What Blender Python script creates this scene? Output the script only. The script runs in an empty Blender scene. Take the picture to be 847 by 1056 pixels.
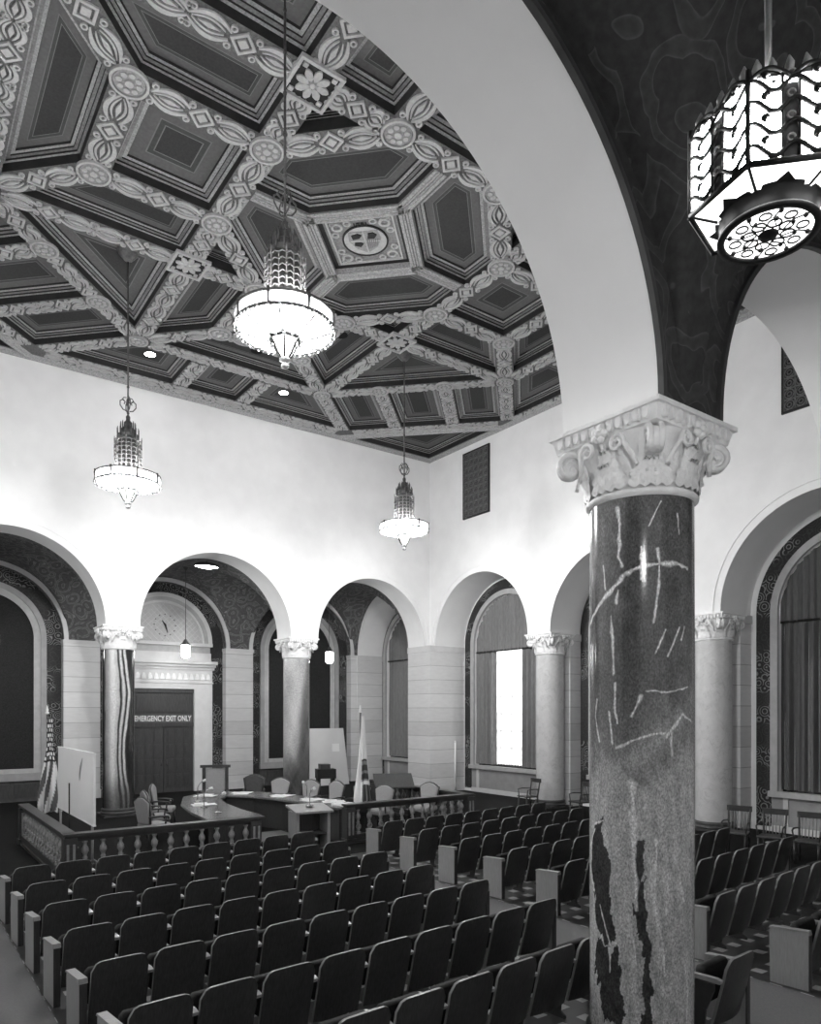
import bpy, math, random
import numpy as np
from mathutils import Vector, Matrix
from mathutils.geometry import tessellate_polygon
random.seed(7); rng = np.random.RandomState(5)
PI = math.pi
SC = bpy.context.scene
COL = SC.collection

# ------------------------------------------------------------------ materials
MATS = {}
def base_mat(name, g, rough=.6, spec=.4, metal=0., coat=0.):
    m = bpy.data.materials.new(name); m.use_nodes = True
    b = m.node_tree.nodes['Principled BSDF']
    b.inputs['Base Color'].default_value = (g, g, g, 1)
    b.inputs['Roughness'].default_value = rough
    b.inputs['Specular IOR Level'].default_value = spec
    b.inputs['Metallic'].default_value = metal
    b.inputs['Coat Weight'].default_value = coat
    MATS[name] = m
    return m
def N(m, t, **kw):
    n = m.node_tree.nodes.new(t)
    for k, v in kw.items(): setattr(n, k, v)
    return n
def L(m, a, b): m.node_tree.links.new(a, b)
def bsdf(m): return m.node_tree.nodes['Principled BSDF']
def coord(m): return N(m, 'ShaderNodeTexCoord').outputs['Object']
def ramp(m, fac, stops, interp='LINEAR'):
    r = N(m, 'ShaderNodeValToRGB'); r.color_ramp.interpolation = interp
    e = r.color_ramp.elements
    while len(e) > 1: e.remove(e[-1])
    e[0].position = stops[0][0]; g = stops[0][1]; e[0].color = (g, g, g, 1)
    for p, g in stops[1:]:
        x = e.new(p); x.color = (g, g, g, 1)
    L(m, fac, r.inputs[0]); return r.outputs[0]
def noise(m, vec, scale, detail=4, dist=0., rough=.55):
    n = N(m, 'ShaderNodeTexNoise'); n.inputs['Scale'].default_value = scale
    n.inputs['Detail'].default_value = detail; n.inputs['Distortion'].default_value = dist
    n.inputs['Roughness'].default_value = rough
    L(m, vec, n.inputs['Vector']); return n.outputs['Fac']
def mapping(m, vec, scale=(1, 1, 1), rot=(0, 0, 0)):
    n = N(m, 'ShaderNodeMapping'); n.inputs['Scale'].default_value = scale
    n.inputs['Rotation'].default_value = rot; L(m, vec, n.inputs['Vector']); return n.outputs[0]
def math_(m, op, a, b=None):
    n = N(m, 'ShaderNodeMath', operation=op)
    for i, x in enumerate((a, b)):
        if x is None: continue
        if isinstance(x, (int, float)): n.inputs[i].default_value = x
        else: L(m, x, n.inputs[i])
    return n.outputs[0]
def mixc(m, fac, a, b, mode='MIX'):
    n = N(m, 'ShaderNodeMix', data_type='RGBA', blend_type=mode)
    for i, x in ((0, fac), (6, a), (7, b)):
        if isinstance(x, (int, float)):
            n.inputs[i].default_value = x if i == 0 else (x, x, x, 1)
        else: L(m, x, n.inputs[i])
    return n.outputs[2]
def bump(m, fac, strength=.3, dist=.02):
    b = N(m, 'ShaderNodeBump'); b.inputs['Strength'].default_value = strength
    b.inputs['Distance'].default_value = dist
    L(m, fac, b.inputs['Height']); L(m, b.outputs[0], bsdf(m).inputs['Normal'])
def noisy(name, g, var=.15, scale=6, rough=.6, spec=.4, stretch=(1, 1, 1), **kw):
    m = base_mat(name, g, rough, spec, **kw)
    f = noise(m, mapping(m, coord(m), stretch), scale, 6)
    L(m, ramp(m, f, [(.3, g * (1 - var)), (.7, g * (1 + var))]), bsdf(m).inputs['Base Color'])
    return m
def emit(name, s, g=1.):
    m = base_mat(name, g * .8, .4)
    bsdf(m).inputs['Emission Color'].default_value = (1, 1, 1, 1)
    bsdf(m).inputs['Emission Strength'].default_value = s
    return m

def frosted(name, e, t):
    m = emit(name, e); nt = m.node_tree
    tr = N(m, 'ShaderNodeBsdfTransparent'); mx = N(m, 'ShaderNodeMixShader'); mx.inputs[0].default_value = t
    L(m, bsdf(m).outputs[0], mx.inputs[1]); L(m, tr.outputs[0], mx.inputs[2]); L(m, mx.outputs[0], nt.nodes['Material Output'].inputs['Surface'])
    return m
def build_materials():
    noisy('plaster', .84, .035, 1.6, .8, .2)
    noisy('plaster_soffit', .82, .03, 1.3, .8, .2)
    m = noisy('carved_stone', .84, .06, 9, .7, .3); bump(m, noise(m, coord(m), 16, 3), .55, .03)
    # ashlar: courses 0.52 m high
    m = base_mat('ashlar', .66, .65, .3)
    sx = N(m, 'ShaderNodeSeparateXYZ'); L(m, coord(m), sx.inputs[0])
    z = math_(m, 'FRACT', math_(m, 'DIVIDE', sx.outputs[2], .525))
    line = math_(m, 'LESS_THAN', z, .028)
    cell = math_(m, 'FLOOR', math_(m, 'DIVIDE', sx.outputs[2], .525))
    wn = N(m, 'ShaderNodeTexWhiteNoise', noise_dimensions='1D'); L(m, cell, wn.inputs['W'])
    tone = ramp(m, wn.outputs[0], [(0, .56), (1, .70)])
    tone = mixc(m, .25, tone, ramp(m, noise(m, mapping(m, coord(m), (1, 1, 4)), 3), [(.3, .5), (.7, .75)]))
    L(m, mixc(m, line, tone, .30), bsdf(m).inputs['Base Color'])
    noisy('stone_trim', .62, .05, 4, .6, .3)
    noisy('frame_stone', .42, .10, 5, .6, .3)
    noisy('dado', .30, .12, 3, .5, .4)
    noisy('dado_dark', .06, .3, 4, .5, .4)
    noisy('felt', .02, .5, 40, .8, .2)
    # painted vaults: scrolls = rings round scattered cells
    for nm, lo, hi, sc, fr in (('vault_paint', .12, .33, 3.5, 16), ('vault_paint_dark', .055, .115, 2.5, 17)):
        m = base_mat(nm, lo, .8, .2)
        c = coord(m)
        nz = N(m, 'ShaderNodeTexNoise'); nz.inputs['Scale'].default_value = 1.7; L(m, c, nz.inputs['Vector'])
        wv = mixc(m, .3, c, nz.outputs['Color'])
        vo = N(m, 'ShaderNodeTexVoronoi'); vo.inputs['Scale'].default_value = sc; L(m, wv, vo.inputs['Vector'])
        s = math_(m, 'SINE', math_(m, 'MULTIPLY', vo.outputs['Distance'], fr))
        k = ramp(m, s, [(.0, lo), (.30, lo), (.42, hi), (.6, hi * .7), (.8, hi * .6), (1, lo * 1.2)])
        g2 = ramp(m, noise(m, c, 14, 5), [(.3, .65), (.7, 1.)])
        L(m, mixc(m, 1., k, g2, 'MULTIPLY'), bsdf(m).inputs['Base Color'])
    # ornamental band beside the arches
    m = base_mat('ornament_band', .05, .6, .3)
    c = coord(m)
    vo = N(m, 'ShaderNodeTexVoronoi'); vo.inputs['Scale'].default_value = 4.2; L(m, c, vo.inputs['Vector'])
    s = math_(m, 'SINE', math_(m, 'MULTIPLY', vo.outputs['Distance'], 26))
    a = ramp(m, s, [(.45, .028), (.6, .26)])
    sel = ramp(m, noise(m, mapping(m, c, (.4, .4, 1)), 1.1, 1), [(.46, .08), (.5, 1)])
    L(m, mixc(m, 1., mixc(m, sel, .035, a), ramp(m, noise(m, c, 30, 4), [(.3, .6), (.7, 1.)]), 'MULTIPLY'), bsdf(m).inputs['Base Color'])
    # coffers
    noisy('beam_face', .115, .35, 22, .7, .3)
    noisy('coffer_side', .026, .2, 5, .7, .2)  # coffer sides: recess shadow painted in as near-black; plain dark on seal and stars
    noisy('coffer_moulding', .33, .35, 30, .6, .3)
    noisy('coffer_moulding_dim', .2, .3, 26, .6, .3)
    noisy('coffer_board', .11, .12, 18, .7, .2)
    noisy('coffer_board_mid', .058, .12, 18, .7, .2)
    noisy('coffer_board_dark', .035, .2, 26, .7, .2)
    noisy('coffer_line', .15, .15, 8, .6, .3)
    noisy('gilt_ornament', .42, .12, 24, .55, .4)
    noisy('gilt_dim', .26, .25, 30, .55, .4)
    # marbles
    m = base_mat('marble_painted', .1, .14, .5)
    at = N(m, 'ShaderNodeVertexColor', layer_name='Col')
    sp = ramp(m, noise(m, mapping(m, coord(m), (1, 1, .6)), 70, 5, .3, .7), [(.36, .5), (.5, .92), (.66, 1.5)])
    L(m, mixc(m, 1., at.outputs[0], sp, 'MULTIPLY'), bsdf(m).inputs['Base Color'])
    m = base_mat('marble_pale', .4, .2, .5)
    c = coord(m)
    f = noise(m, c, 3.2, 8, 1.2, .68)
    base = ramp(m, f, [(.25, .46), (.5, .55), (.75, .61)])
    v = math_(m, 'ABSOLUTE', math_(m, 'SUBTRACT', noise(m, mapping(m, c, (1, 1, .7)), 2.2, 6, 1.5), .5))
    L(m, mixc(m, ramp(m, v, [(0, .35), (.012, 0)]), base, .24), bsdf(m).inputs['Base Color'])
    # joinery and furniture
    noisy('dark_wood', .045, .35, 5, .38, .5, (6, 6, 1))
    noisy('door_wood', .05, .3, 5, .45, .4, (8, 8, 1))
    noisy('rail_wood', .05, .3, 6, .3, .5, (1, 6, 6))
    noisy('baluster_wood', .26, .25, 9, .3, .5)
    noisy('desk_top', .16, .3, 5, .22, .5, (1, 5, 5))
    noisy('oak_light', .27, .12, 7, .4, .4, (6, 6, 1))
    noisy('panel_oak', .28, .10, 9, .45, .4, (8, 8, 1))
    noisy('seat_shell', .042, .35, 7, .36, .45, (9, 9, 1))
    noisy('seat_edge_highlight', .2, .1, 10, .4, .4)  # rim paler than the shell: highlight from above put into the colour
    noisy('seat_cushion', .015, .3, 30, .7, .3)
    noisy('cast_iron', .035, .2, 9, .45, .5)
    noisy('arm_wood', .30, .15, 8, .35, .5)
    noisy('chair_fabric', .3, .07, 28, .8, .2)
    noisy('chair_fabric_white', .36, .05, 28, .7, .2)
    noisy('leather_dark', .03, .3, 12, .3, .6)
    noisy('curtain_cloth', .21, .15, 12, .85, .15, (3, 3, .4))
    noisy('curtain_shaded', .12, .15, 12, .85, .15, (3, 3, .4))  # curtain_cloth again, with the dim right bay's shade put into its colour
    noisy('board_white', .86, .02, 2, .35, .5)
    noisy('board_card', .62, .03, 2, .6, .3)
    noisy('paper', .85, .02, 5, .7, .2)
    noisy('bronze', .09, .35, 20, .4, .5, metal=.4)
    noisy('bronze_mid', .22, .3, 20, .4, .5, metal=.2); noisy('bronze_light', .42, .25, 20, .4, .5, metal=.2)
    noisy('iron_black', .012, .3, 20, .5, .4)
    noisy('chrome', .6, .05, 5, .2, .5, metal=.9)
    noisy('tympanum', .50, .05, 10, .7, .2)
    noisy('letter_white', .75, .03, 9, .6, .2)
    noisy('sign_ground', .10, .1, 9, .6, .3)
    noisy('grille_dark', .02, .3, 9, .6, .3)
    noisy('grille_bar', .13, .3, 20, .5, .4)
    noisy('void_black', .008, .1, 4, .8, .1)
    noisy('floor_plain', .012, .2, 6, .7, .05); noisy('carpet', .15, .10, 60, .95, .1)
    m = base_mat('flag_cloth', .5, .8, .2)
    at = N(m, 'ShaderNodeVertexColor', layer_name='Col'); L(m, at.outputs[0], bsdf(m).inputs['Base Color'])
    # floor: dark tile with light inset squares
    m = base_mat('tile_floor', .05, .35, .5)
    sx = N(m, 'ShaderNodeSeparateXYZ'); L(m, coord(m), sx.inputs[0])
    fx = math_(m, 'FRACT', math_(m, 'DIVIDE', math_(m, 'ADD', sx.outputs[0], .085), .33))
    fy = math_(m, 'FRACT', math_(m, 'DIVIDE', math_(m, 'ADD', sx.outputs[1], .09), .333))
    k = math_(m, 'MULTIPLY', math_(m, 'LESS_THAN', fx, .42), math_(m, 'LESS_THAN', fy, .42))
    t = ramp(m, noise(m, coord(m), 7, 4), [(.3, .028), (.7, .05)])
    L(m, mixc(m, k, t, .42), bsdf(m).inputs['Base Color'])
    # sheer window curtain and glass
    m = base_mat('sheer', .9, .9, .1)
    nt = m.node_tree; tr = N(m, 'ShaderNodeBsdfTranslucent'); tr.inputs[0].default_value = (.9, .9, .9, 1)
    mx = N(m, 'ShaderNodeMixShader'); mx.inputs[0].default_value = .8
    L(m, bsdf(m).outputs[0], mx.inputs[1]); L(m, tr.outputs[0], mx.inputs[2])
    L(m, mx.outputs[0], nt.nodes['Material Output'].inputs['Surface'])
    m = base_mat('pane', .9, .02, .5); bsdf(m).inputs['Transmission Weight'].default_value = 1; bsdf(m).inputs['IOR'].default_value = 1.05
    frosted('bowl_glass', .4, .6); frosted('band_glass', .3, .54); frosted('upper_glass', .3, .36); emit('bulb_glass', PEND); emit('lantern_glass', LAN)
    emit('lantern_glass_soft', .9); emit('downlight_glass', 12); emit('flood_glass', FLOOD)

CH, PEND, LAN, FLOOD = 640., 15., 46., 9.

# ------------------------------------------------------------------ mesh builder
class MB:
    def __init__(s): s.v = []; s.f = []; s.m = []; s.sm = []; s.mats = []
    def mi(s, name):
        if name not in s.mats: s.mats.append(name)
        return s.mats.index(name)
    def add(s, verts, faces, mat, smooth=False, T=None):
        o = len(s.v)
        s.v += [tuple(T(p)) if T else tuple(p) for p in verts]
        i = s.mi(mat)
        for f in faces:
            s.f.append([o + k for k in f]); s.m.append(i); s.sm.append(smooth)
    def box(s, a, b, mat, T=None):
        x0, y0, z0 = a; x1, y1, z1 = b
        V = [(x0,y0,z0),(x1,y0,z0),(x1,y1,z0),(x0,y1,z0),(x0,y0,z1),(x1,y0,z1),(x1,y1,z1),(x0,y1,z1)]
        s.add(V, [(3,2,1,0),(4,5,6,7),(0,1,5,4),(1,2,6,5),(2,3,7,6),(3,0,4,7)], mat, False, T)
    def loops(s, rings, mat, closed=True, smooth=False, T=None, cap0=False, cap1=False, mats=None):
        n = len(rings[0]); V = [p for r in rings for p in r]
        for i in range(len(rings) - 1):
            F = []
            for j in range(n if closed else n - 1):
                k = (j + 1) % n
                F.append((i*n+j, i*n+k, (i+1)*n+k, (i+1)*n+j))
            if i == 0: o = len(s.v); s.v += [tuple(T(p)) if T else tuple(p) for p in V]
            mi = s.mi(mats[i] if mats else mat)
            for f in F: s.f.append([o+q for q in f]); s.m.append(mi); s.sm.append(smooth)
        if cap0: s.f.append([o+q for q in range(n)][::-1]); s.m.append(s.mi(mats[0] if mats else mat)); s.sm.append(False)
        if cap1: s.f.append([o+(len(rings)-1)*n+q for q in range(n)]); s.m.append(s.mi(mats[-1] if mats else mat)); s.sm.append(False)
    def lathe(s, prof, n, mat, c=(0,0,0), smooth=True, T=None, cap0=True, cap1=True, sq=0, ph=0., mats=None):
        R = []
        for r, z in prof:
            ring = []
            for k in range(n):
                a = 2*PI*(k+.5*(n==4 or n==6 or n==8)*0)/n + ph
                ring.append((c[0]+r*math.cos(a), c[1]+r*math.sin(a), c[2]+z))
            R.append(ring)
        s.loops(R, mat, True, smooth, T, cap0, cap1, mats)
    def tube(s, pts, r, n=6, mat='bronze', T=None, closed=False):
        P = [Vector(p) for p in pts]; R = []
        m = len(P); up0 = None
        for i in range(m):
            if closed: d = P[(i+1) % m] - P[i-1]
            else: d = P[min(i+1, m-1)] - P[max(i-1, 0)]
            d.normalize()
            a = d.orthogonal() if up0 is None else (up0 - d*up0.dot(d))
            if a.length < 1e-6: a = d.orthogonal()
            a.normalize(); up0 = a; b = d.cross(a)
            rr = r[i] if isinstance(r, (list, tuple)) else r
            R.append([tuple(P[i] + (a*math.cos(2*PI*k/n) + b*math.sin(2*PI*k/n))*rr) for k in range(n)])
        if closed: R.append(R[0])
        s.loops(R, mat, True, True, T, not closed, not closed)
    def prism(s, poly, d0, d1, mat, T=None, side=None, holes=()):
        L_ = [[Vector((p[0], p[1], 0)) for p in poly]] + [[Vector((p[0], p[1], 0)) for p in h] for h in holes]
        tri = tessellate_polygon(L_)
        flat = [q for l in L_ for q in l]
        V0 = [(q.x, q.y, d0) for q in flat]; V1 = [(q.x, q.y, d1) for q in flat]
        s.add(V0, [t[::-1] for t in tri], mat, False, T); s.add(V1, tri, mat, False, T)
        o = 0
        for l in L_:
            n = len(l)
            V = [(q.x, q.y, d0) for q in l] + [(q.x, q.y, d1) for q in l]
            s.add(V, [(k, (k+1) % n, n+(k+1) % n, n+k) for k in range(n)], side or mat, False, T)
    def sphere(s, c, r, mat, nu=12, nv=8, T=None, sc=(1,1,1)):
        R = []
        for i in range(nv+1):
            t = PI*i/nv; rr = max(1e-4, math.sin(t))
            R.append([(c[0]+r*sc[0]*rr*math.cos(2*PI*k/nu), c[1]+r*sc[1]*rr*math.sin(2*PI*k/nu), c[2]-r*sc[2]*math.cos(t)) for k in range(nu)])
        s.loops(R, mat, True, True, T)
    def build(s, name, parent=None, loc=None, rz=0.):
        me = bpy.data.meshes.new(name)
        me.from_pydata(s.v, [], s.f)
        for n in s.mats: me.materials.append(MATS[n])
        me.polygons.foreach_set('material_index', s.m)
        me.polygons.foreach_set('use_smooth', s.sm)
        me.update()
        o = bpy.data.objects.new(name, me); COL.objects.link(o)
        if parent: o.parent = parent
        if loc: o.location = loc
        o.rotation_euler.z = rz
        return o
def fix_normals(o):
    import bmesh
    b = bmesh.new(); b.from_mesh(o.data); bmesh.ops.recalc_face_normals(b, faces=b.faces); b.to_mesh(o.data); b.free()
def one(name, fn, parent=None, loc=None, rz=0.):
    mb = MB(); fn(mb); return mb.build(name, parent, loc, rz)
def thing(name, label, cat, loc=(0,0,0), rz=0., group=None):
    o = bpy.data.objects.new(name, None); COL.objects.link(o); o.location = loc; o.rotation_euler = (0, 0, rz)
    o.empty_display_size = .1
    return tag(o, label, cat, group)
def tag(o, label, cat, group=None):
    o['label'] = label; o['category'] = cat
    if group: o['group'] = group
    return o
def struct(o):
    o['kind'] = 'structure'; return o
def copy_thing(src, label=None, loc=None, rz=None):
    r = src.copy(); COL.objects.link(r)
    if loc is not None: r.location = loc
    if rz is not None: r.rotation_euler = (0, 0, rz)
    if label: r['label'] = label
    for c in [k for k in bpy.data.objects if k.parent == src]:
        d = c.copy(); COL.objects.link(d); d.parent = r
        for g in [k for k in bpy.data.objects if k.parent == c]:
            e = g.copy(); COL.objects.link(e); e.parent = d
    return r
def frontT(Y): return lambda p: (p[0], Y - p[2], p[1])      # wall seen from -Y: (s, z, depth towards room)
def backT(Y): return lambda p: (p[0], Y + p[2], p[1])
def rightT(X): return lambda p: (X - p[2], p[0], p[1])      # wall seen from -X
def leftT(X): return lambda p: (X + p[2], p[0], p[1])
def arc(c, z, r, a0, a1, n): return [(c + r*math.cos(a0+(a1-a0)*i/n), z + r*math.sin(a0+(a1-a0)*i/n)) for i in range(n+1)]
def arch_loop(c, zs, r, zb, n=40):
    return [(c-r, zb)] + arc(c, zs, r, PI, 0, n) + [(c+r, zb)]
def arch_band(mb, c, zs, r0, r1, zb, d0, d1, mat, T, n=40):
    a = arch_loop(c, zs, r1, zb, n); b = arch_loop(c, zs, r0, zb, n)
    rings = [[(p[0], p[1], d0) for p in a], [(p[0], p[1], d1) for p in a], [(p[0], p[1], d1) for p in b], [(p[0], p[1], d0) for p in b]]
    rings.append(rings[0])
    mb.loops(rings, mat, False, False, T)

# ------------------------------------------------------------------ plan (metres; camera stands at x=0, y=0)
WX, WY = 16.745, 21.33            # hall faces of the right and front walls
ZS, ZC = 5.474, 12.5              # top of the abacus, underside of the ceiling beams
ZA = 5.49                         # centre height of the arches
RY = 4.41                         # hall face of the rear arcade
FX = [-.22, 5.583, 11.383]; FYC = 21.83
RXC = 17.245; RYS = [15.757, 10.193]
BX = [-.35, 5.454, 11.25]; BYC = 3.912
LX = -1.0
WINX = 18.15                      # face of the right window wall
AMB = 26.6                        # back wall of the front ambulatory
front_arch = [(2.68, 2.42), (8.483, 2.43), (14.2, 2.26)]
right_arch = [(18.6, 2.36), (12.975, 2.31), (7.25, 2.46)]
rear_arch = [(2.52, 2.48), (8.05, 2.21), (13.1, 2.3)]

def arcade_plate(name, Tf, s0, s1, arches, th, top, face, soff, back):
    """a wall above the columns: faces at depth 0 and -th, arched openings from the spring line"""
    mb = MB()
    out = [(s0, ZS)]
    for c, r in sorted(arches):
        out += [(c-r, ZS)] + arc(c, ZA, r, PI, 0, 48) + [(c+r, ZS)]
    out += [(s1, ZS), (s1, top), (s0, top)]
    tri = tessellate_polygon([[Vector((p[0], p[1], 0)) for p in out]])
    mb.add([(p[0], p[1], 0) for p in out], tri, face, False, Tf)
    mb.add([(p[0], p[1], -th) for p in out], tri, back, False, Tf)
    for c, r in arches:
        P = [(c-r, ZS)] + arc(c, ZA, r, PI, 0, 48) + [(c+r, ZS)]
        mb.loops([[(p[0], p[1], 0) for p in P], [(p[0], p[1], -th) for p in P]], soff, False, True, Tf)
    ss = [s0] + [q for c, r in sorted(arches) for q in (c-r, c+r)] + [s1]
    for i in range(0, len(ss), 2):
        mb.add([(ss[i], ZS, 0), (ss[i+1], ZS, 0), (ss[i+1], ZS, -th), (ss[i], ZS, -th)], [(0,1,2,3)], soff, False, Tf)
    mb.add([(s0, top, 0), (s1, top, 0), (s1, top, -th), (s0, top, -th)], [(0,1,2,3)], back, False, Tf)
    return struct(mb.build(name))
def archivolts(name, Tf, arches, n=1):
    mb = MB()
    for c, r in arches:
        arch_band(mb, c, ZA, r, r+.035, ZS, -.01, .02, 'plaster', Tf, 48)
        arch_band(mb, c, ZA, r+.20, r+.225, ZS, -.01, .022, 'plaster', Tf, 48)
    return struct(mb.build(name))

def build_shell():
    # floor
    mb = MB(); mb.box((-8, -3, -.3), (22, 30, -.004), 'floor_plain'); mb.box((1.36, 1.5, -.01), (6.62, 12.5, 0), 'tile_floor'); mb.box((7.92, 1.5, -.01), (13.9, 12.9, 0), 'tile_floor'); struct(mb.build('floor'))
    for nm, lab, a, b in (('aisle_carpet', 'plain grey carpet strip along the left aisle beside the seat ends', (-.9, -.8, -.004), (1.36, 15.5, .012)),
                          ('aisle_carpet', 'plain grey carpet strip along the centre aisle between the two seating blocks', (6.70, -.8, 0), (7.92, 12.4, .012)),
                          ('desk_carpet', 'pale carpet strip on the floor inside the horseshoe desk behind the lectern', (6.85, 13.5, 0), (8.15, 16.5, .012))):
        mb = MB(); mb.box(a, b, 'carpet'); tag(mb.build(nm), lab, 'carpet')
    # front arcade
    arcade_plate('wall_front', frontT(WY), -7, WX, front_arch, 1.0, ZC+.7, 'plaster', 'plaster', 'vault_paint')
    archivolts('trim_1', frontT(WY), front_arch)
    arcade_plate('wall_right', rightT(WX), RY-1, WY+1.0, right_arch, WINX-WX, ZC+.7, 'plaster', 'plaster_soffit', 'plaster')
    archivolts('trim_2', rightT(WX), right_arch)
    arcade_plate('wall_rear', backT(RY), -7, WX, rear_arch, 1.0, ZC+.7, 'plaster', 'plaster_soffit', 'vault_paint_dark')
    # dark rope moulding at the edge of the rear soffit
    mb = MB()
    for c, r in rear_arch: arch_band(mb, c, ZA, r-.008, r+.04, ZS, -1.04, -.988, 'dado_dark', backT(RY), 48)
    struct(mb.build('trim_3'))
    # corner piers
    def pier(mb, x0, x1, y0, y1, z1=ZS):
        mb.box((x0, y0, 0), (x1, y1, z1), 'ashlar'); mb.box((x0-.02, y0-.02, z1-.22), (x1+.02, y1+.02, z1), 'stone_trim')
        mb.box((x0-.03, y0-.03, 0), (x1+.03, y1+.03, .25), 'stone_trim')
    for i, (x0, x1, y0, y1) in enumerate(((16.46, WINX+.2, 20.96, 22.33), (16.2, WINX+.2, RY-1, 4.79))):
        mb = MB(); pier(mb, x0, x1, y0, y1); struct(mb.build('wall_pier_%s' % ('front', 'rear')[i]))
    # right window wall: piers behind the columns, plate with arched window openings
    wins = [(18.6, 'a'), (12.975, 'b'), (7.25, 'c'), (24.47, 'd')]
    mb = MB()
    out = [(RY-1, 0), (27.6, 0), (27.6, ZC+.7), (RY-1, ZC+.7)]
    holes = [arch_loop(c, ZA, 1.74, 1.0, 32)[::-1] for c, _ in wins]
    mb.prism(out, -.35, 0, 'plaster_soffit', rightT(WINX), holes=holes)
    struct(mb.build('wall_window_side'))
    mb = MB()
    for y in RYS:
        mb.box((17.62, y-.50, 0), (WINX, y+.50, ZS), 'ashlar'); mb.box((17.58, y-.53, ZS-.22), (WINX, y+.53, ZS), 'stone_trim')
    struct(mb.build('wall_pier_right'))
    # bands and window frames
    for i, (c, k) in enumerate(wins):
        R = 2.3 if i < 3 else 2.05
        mb = MB(); arch_band(mb, c, ZA, 1.92, R, .12, 0, .03, 'ornament_band', rightT(WINX)); struct(mb.build('trim_%d' % (4+2*i)))
        mb = MB(); arch_band(mb, c, ZA, 1.74, 1.92, .95, 0, .09, 'frame_stone', rightT(WINX))
        mb.box((c-1.95, .88, 0), (c+1.95, 1.02, .16), 'frame_stone', rightT(WINX))
        mb.box((c-1.9, .0, 0), (c+1.9, .88, .03), 'dado', rightT(WINX))
        mb.box((c-1.9, .0, 0), (c+1.9, .16, .06), 'stone_trim', rightT(WINX))
        for q in (-1.55, 1.55): mb.box((c+q-.06, .16, 0), (c+q+.06, .88, .06), 'stone_trim', rightT(WINX))
        struct(mb.build('trim_%d' % (5+2*i)))
        # window
        T = rightT(WINX+.25)
        mb = MB(); arch_band(mb, c, ZA, 1.66, 1.78, 1.0, -.05, .05, 'iron_black', T)
        mb.box((c-1.74, 1.0, -.05), (c+1.74, 1.1, .05), 'iron_black', T)
        for q in (-1.1, -.55, 0, .55, 1.1): mb.box((c+q-.018, 1.0, -.02), (c+q+.018, ZA+math.sqrt(1.7**2-q*q), .02), 'iron_black', T)
        for z in np.arange(1.7, 7.2, .62):
            w = 1.7 if z < ZA else math.sqrt(max(.01, 1.7**2-(z-ZA)**2))
            mb.box((c-w, z-.015, -.02), (c+w, z+.015, .02), 'iron_black', T)
        w = struct(mb.build('window_%d' % (i+1)))
        mb = MB(); mb.prism(arch_loop(c, ZA, 1.7, 1.05, 32), -.006, .006, 'pane', T); mb.build('pane', w)
    # ambulatory vaults (groin) front and rear
    def vault(name, y0, y1, arches, x0, x1, mat, H=2.5, ex=.02):
        xs = set([x0, x1])
        for c, r in arches:
            for t in np.linspace(0, PI, 40): xs.add(round(c - (r+ex)*math.cos(t), 5))
        for q in np.linspace(x0, x1, 12): xs.add(round(q, 5))
        xs = sorted(xs); yc, b = (y0+y1)/2, (y1-y0)/2
        ys = [yc - b*math.cos(t) for t in np.linspace(0, PI, 34)]
        V = []
        for y in ys:
            h2 = H*math.sqrt(max(0, 1-((y-yc)/b)**2))
            for x in xs:
                h1 = 0
                for c, r in arches:
                    u = (x-c)/(r+ex)
                    if abs(u) < 1: h1 = max(h1, (H+.02)*math.sqrt(1-u*u))
                V.append((x, y, ZS + max(h1, h2)))
        n = len(xs)
        F = [(j*n+i, j*n+i+1, (j+1)*n+i+1, (j+1)*n+i) for j in range(len(ys)-1) for i in range(n-1)]
        mb = MB(); mb.add(V, F, mat, True); return struct(mb.build(name))
    vault('ceiling_vault_front', WY+1.0, AMB, front_arch, -6, 16.9, 'vault_paint')
    vault('ceiling_vault_rear', -.86, RY-1.0, rear_arch, -6, 16.9, 'vault_paint_dark', 2.6, .30)
    # end of the front ambulatory: deep window soffit
    mb = MB()
    c, r = 24.47, 2.07
    out = [(WY+1, 0), (c-r, 0)] + [(c-r, ZS)] + arc(c, ZA, r, PI, 0, 40) + [(c+r, ZS), (c+r, 0), (27.3, 0), (27.3, 9), (WY+1, 9)]
    mb.prism(out, -(WINX-16.85), 0, 'plaster', rightT(16.85)); struct(mb.build('wall_ambulatory_end'))
    mb = MB()
    for y0, y1 in ((c+r-.01, 27.2),): mb.box((16.8, y0, 0), (WINX, y1, ZS), 'ashlar'); mb.box((16.78, y0-.03, ZS-.22), (WINX, y1, ZS), 'stone_trim')
    struct(mb.build('wall_pier_end'))
    # front ambulatory back wall
    bays = [(2.68, 2.33), (8.483, 2.33), (14.2, 2.30)]
    out = [(-7, 0)]
    for c, r in bays: out += [(c-r, 0), (c-r, ZA)] + arc(c, ZA, r, PI, 0, 40)[1:] + [(c+r, 0)]
    out += [(16.95, 0), (16.95, 9), (-7, 9)]
    mb = MB(); mb.prism(out, -.34, 0, 'vault_paint', frontT(AMB)); mb.box((-7, AMB+.34, 0), (18.4, AMB+.7, ZC+.7), 'dado_dark')
    struct(mb.build('wall_back'))
    mb = MB()
    for x0, x1 in ((-1.1, .37), (4.99, 6.173), (10.793, 11.92), (16.48, 16.86)):
        mb.box((x0, AMB-.05, 0), (x1, AMB+.34, ZS), 'ashlar'); mb.box((x0-.02, AMB-.08, ZS-.12), (x1+.02, AMB+.3, ZS), 'stone_trim')
        mb.box((x0-.02, AMB-.09, 0), (x1+.02, AMB+.3, .3), 'stone_trim')
    struct(mb.build('wall_pier_back'))
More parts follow.
